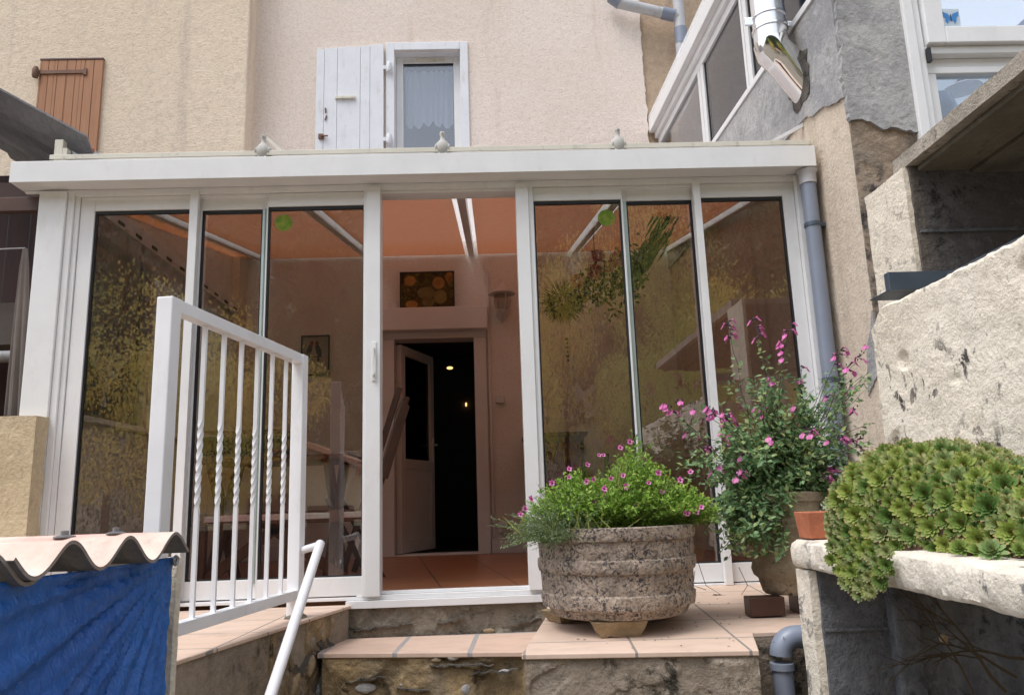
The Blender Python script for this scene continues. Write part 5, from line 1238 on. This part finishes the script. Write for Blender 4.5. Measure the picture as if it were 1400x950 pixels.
for k in range(500):
    y = random.uniform(-2.9, -2.3); x = random.uniform(1.2, 1.47); addspot(Vector((x, y, .32+.10*(x-1.2)/.27)), Vector((-.4, -.8, .8)), random.uniform(.02, .032))
spots.sort(key=lambda s_: (s_[0]-CAM).length/s_[2])
rest = bmesh.new(); restlay = rest.verts.layers.float.new('tip'); rest.verts.layers.float.new('var')
for i, (p, nrm, r, red) in enumerate(spots):
    me = random.choice(RM[2:5:2]) if red and random.random() < .8 else random.choice(RM[:4])
    mt = Matrix.Translation(p-nrm*.004) @ nrm.to_track_quat('Z', 'Y').to_matrix().to_4x4() @ Matrix.Rotation(random.uniform(0, 6.28), 4, 'Z') @ Matrix.Scale(r*1.22, 4)
    if i < 99:
        o = bpy.data.objects.new('rosette', me); SC.collection.objects.link(o); o.parent = HLT; o.matrix_parent_inverse = Matrix.Translation(-Vector(HLT.location)); o.matrix_basis = mt
    else:
        t = me.copy(); t.transform(mt); at_ = t.attributes.new('var', 'FLOAT', 'POINT'); at_.data.foreach_set('value', [random.random()]*len(t.vertices))
        if me in (RM[2], RM[4]): t.polygons.foreach_set('material_index', [1]*len(t.polygons))
        rest.from_mesh(t); bpy.data.meshes.remove(t)
me = bpy.data.meshes.new('rosettes'); rest.to_mesh(me); rest.free(); me.materials.append(M['ros']); me.materials.append(M['ros_red']); me.polygons.foreach_set('use_smooth', [True]*len(me.polygons)); me.set_sharp_from_angle(angle=R(35))
o = bpy.data.objects.new('small_rosettes', me); SC.collection.objects.link(o); o.parent = HLT; o.matrix_parent_inverse = Matrix.Translation(-Vector(HLT.location)); o['kind'] = 'stuff'
print('rosettes', len(spots))
# ================================================================== valley behind the photographer (seen mirrored in the panes)
def leafcrown(blobs, n, size, seed):
    random.seed(seed); m = MB()
    for k in range(n):
        c, r = random.choice(blobs); d = Vector((random.gauss(0, 1), random.gauss(0, 1), random.gauss(0, 1))).normalized()
        rr = r*random.uniform(.55, 1.05)*(1+.3*noise.noise(Vector(c)+d*2)); p = Vector(c)+Vector((d.x*rr, d.y*rr, d.z*rr*.9))
        m.leaf(p, d+Vector((random.gauss(0, .5), random.gauss(0, .5), random.gauss(-.3, .5))), Vector((random.gauss(0, .5), random.gauss(0, .5), 1)), size*random.uniform(.6, 1.3), size*.6)
    return m
crownmesh = {}
def tree(x, y, z0, h, w, kind, label):
    t = thing('tree', label, 'tree', (x, y, z0), 'trees on the slope facing the veranda')
    key = kind
    if key not in crownmesh:
        random.seed(len(crownmesh)+50)
        bl = [((random.gauss(0, .24), random.gauss(0, .24), random.uniform(.32, .86)), random.uniform(.12, .24)) for _ in range(17)]
        if kind == 'leaf_dark': bl = [((0, 0, .2+.75*i/9), .30*(1-i/10)+.05) for i in range(10)]
        cm = leafcrown(bl, 11000, .019, 4+len(crownmesh)); o = cm.build('crown', M[kind], None, normals=False)
        tm = MB(); tm.tube([(0, 0, -.05), (.01, 0, .3), (.0, .01, .8)], [.028, .02, .006], 8)
        for k in range(7):
            a = k*2.4; tm.tube([(0, 0, .25+.07*k), (.12*math.cos(a), .12*math.sin(a), .38+.07*k), (.24*math.cos(a), .24*math.sin(a), .5+.06*k)], [.011, .007, .003], 6)
        to = tm.build('trunk', M['bark'], None, smooth=True); crownmesh[key] = (o, to); first = True
    else: first = False
    for src in crownmesh[key]:
        o = src if first else src.copy()
        if not first: SC.collection.objects.link(o)
        o.parent = t; o.matrix_parent_inverse = Matrix(); o.scale = (w, w, h)
    t.rotation_euler = (0, 0, (x*7.3) % 6.28)
TR = [(240, 385, 16, 4.8, 'leaf_yellow', 'golden autumn tree mirrored in the leftmost panes'), (310, 430, 19, 4.6, 'leaf_yellow', 'second golden tree mirrored beside the left railing bars'),
 (905, 270, 24, 4.0, 'leaf_olive', 'tall slim yellow-green tree mirrored right of the bouquet'), (955, 420, 17, 4.2, 'leaf_olive', 'broad yellow-green tree mirrored above the pink flowers'), (1030, 330, 22, 5.5, 'leaf_yellow', 'yellow tree mirrored in the last pane beside the downpipe'),
 (760, 280, 30, 5.0, 'leaf_yellow', 'yellow tree mirrored in the pane right of the open door'), (430, 330, 32, 6.5, 'leaf_dark', 'dark conifer mirrored above the bird picture'), (330, 300, 36, 6, 'leaf_dark', 'dark conifer mirrored at the second left pane'),
 (170, 330, 34, 7, 'leaf_dark', 'dark conifer mirrored over the sheer curtains'), (500, 360, 38, 8, 'leaf_dark', 'hazy dark conifer mirrored beside the door handle'), (840, 290, 38, 6, 'leaf_dark', 'dark conifer mirrored behind the round sticker'), (1090, 300, 40, 8, 'leaf_dark', 'dark conifer mirrored at the far right pane'),
 (600, 300, 42, 9, 'leaf_dark', 'dark conifer facing the open door'), (690, 330, 34, 7, 'leaf_dark', 'dark conifer facing the right side of the open door'), (20, 330, 30, 8, 'leaf_olive', 'olive tree beyond the left end of the veranda'), (1250, 320, 30, 8, 'leaf_olive', 'olive tree beyond the right-hand house'), (380, 420, 26, 5, 'leaf_dark', 'dark conifer behind the mirrored tiled house'), (880, 470, 14, 2.6, 'leaf_olive', 'small bushy tree mirrored behind the salvia')]
for px, py, D_, w, kind, lab in TR:
    p = at(px, py, y=float(D_)); tree(p.x, -D_, -1.2, p.z+1.2, w, kind, lab)
# woodland on the slope: countless small crowns, one object
random.seed(77); m = MB()
for k in range(26000):
    t_ = random.random()**.8; yy = -39-55*t_; xx = random.uniform(-75, 75); zz = -1.1+(-yy-38)*.80
    cl = noise.noise(Vector((xx*.16, yy*.16, 0)))
    zz += 1.0+3.6*max(0, cl)+random.uniform(-1, 2.6)
    m.leaf(Vector((xx, yy, zz)), Vector((random.gauss(0, 1), random.gauss(.4, 1), random.gauss(.4, .8))), Vector((random.gauss(0, 1), .8, random.gauss(0, 1))), random.uniform(.7, 1.6), random.uniform(.5, 1.0))
wd = m.build('woodland', leafmat('mixed autumn wood', [(.02, .04, .02), (.05, .075, .03), (.09, .10, .035), (.05, .045, .03), (.13, .11, .04)]), normals=False); wd['kind'] = 'stuff'
# tiled house down the valley
TH = thing('tiled_house', 'cream house with terracotta tiled gable roof mirrored in the left panes', 'house', (-5.6, -21, -1.2))
Rg = at(415, 602, y=20.); Le = at(262, 660, y=20.); Re = at(560, 655, y=20.)
hw0, hw1 = Le.x+.5, Re.x-.5
MB().prism([(hw0, -20, -1.3), (hw1, -20, -1.3), (hw1, -20, Re.z-.1), (Rg.x, -20, Rg.z-.25), (hw0, -20, Le.z-.1)], (0, -7, 0)).build('wall', M['house_far'], TH)
MB().hull8([(Le.x, -19.4, Le.z), (Rg.x, -19.4, Rg.z), (Rg.x, -19.4, Rg.z-.16), (Le.x, -19.4, Le.z-.16)], [(Le.x, -27.5, Le.z), (Rg.x, -27.5, Rg.z), (Rg.x, -27.5, Rg.z-.16), (Le.x, -27.5, Le.z-.16)]).hull8([(Re.x, -19.4, Re.z), (Rg.x+.001, -19.4, Rg.z), (Rg.x+.001, -19.4, Rg.z-.16), (Re.x, -19.4, Re.z-.16)], [(Re.x, -27.5, Re.z), (Rg.x+.001, -27.5, Rg.z), (Rg.x+.001, -27.5, Rg.z-.16), (Re.x, -27.5, Re.z-.16)]).build('roof', M['roof_tile'], TH)
m = MB(); [m.box(hw0+.2+k*.55, hw0+.32+k*.55, -19.95, -19.45, min(Le.z+(Rg.z-Le.z)*max(0, min(1, (hw0+.26+k*.55-Le.x)/(Rg.x-Le.x))), Re.z+(Rg.z-Re.z)*max(0, min(1, (Re.x-hw0-.26-k*.55)/(Re.x-Rg.x))))-.42, min(Le.z+(Rg.z-Le.z)*max(0, min(1, (hw0+.26+k*.55-Le.x)/(Rg.x-Le.x))), Re.z+(Rg.z-Re.z)*max(0, min(1, (Re.x-hw0-.26-k*.55)/(Re.x-Rg.x))))-.2) for k in range(9)]
m.build('eaves_corbels', M['wood'], TH)
w_ = B('window', M['wood_dark'], TH, (hw0+1.2, hw0+2.6, -19.99, -19.9, -.2, .9)); B('garage_opening', M['black'], TH, (hw1-2.6, hw1-1.2, -19.99, -19.93, -1.3, .5))
# ================================================================== light and camera
SUN_EL, SUN_AZ = 64, 232
w = bpy.data.worlds.new('World'); SC.world = w; w.use_nodes = True; nt = w.node_tree
sky = nt.nodes.new('ShaderNodeTexSky'); sky.sky_type = 'NISHITA'; sky.sun_disc = False; sky.sun_elevation = R(SUN_EL); sky.sun_rotation = R(SUN_AZ)
sky.air_density = 1.; sky.dust_density = 1.5; sky.ozone_density = 1.
hs = nt.nodes.new('ShaderNodeHueSaturation'); hs.inputs['Saturation'].default_value = .38
nt.links.new(sky.outputs[0], hs.inputs['Color']); nt.links.new(hs.outputs[0], nt.nodes['Background'].inputs[0]); nt.nodes['Background'].inputs[1].default_value = .15
ld = bpy.data.lights.new('sun', 'SUN'); ld.energy = .9; ld.angle = R(30); ld.color = (1, .98, .95)
lo = bpy.data.objects.new('sun', ld); SC.collection.objects.link(lo)
az = R(SUN_AZ); sdir = Vector((math.sin(az)*math.cos(R(SUN_EL)), math.cos(az)*math.cos(R(SUN_EL)), math.sin(R(SUN_EL))))
lo.rotation_euler = sdir.to_track_quat('Z', 'Y').to_euler()
cd = bpy.data.cameras.new('camera'); co = bpy.data.objects.new('camera', cd); SC.collection.objects.link(co); SC.camera = co
cd.sensor_width = 36; cd.lens = 36*f_/1400; cd.clip_start = .05; cd.clip_end = 600; cd.dof.use_dof = False
mt = Matrix.Identity(4)
for i in range(3): mt[i][0] = Rv[i]; mt[i][1] = Uv[i]; mt[i][2] = -Fv[i]; mt[i][3] = CAM[i]
co.matrix_world = mt
SC.view_settings.view_transform = 'Standard'; SC.view_settings.look = 'None'; SC.view_settings.gamma = 1; SC.view_settings.exposure = 1.16
SC.cycles.use_denoising = True; SC.cycles.max_bounces = 8; SC.cycles.transparent_max_bounces = 24; SC.cycles.diffuse_bounces = 4; SC.cycles.caustics_reflective = False
SC.cycles.sample_clamp_indirect = 6
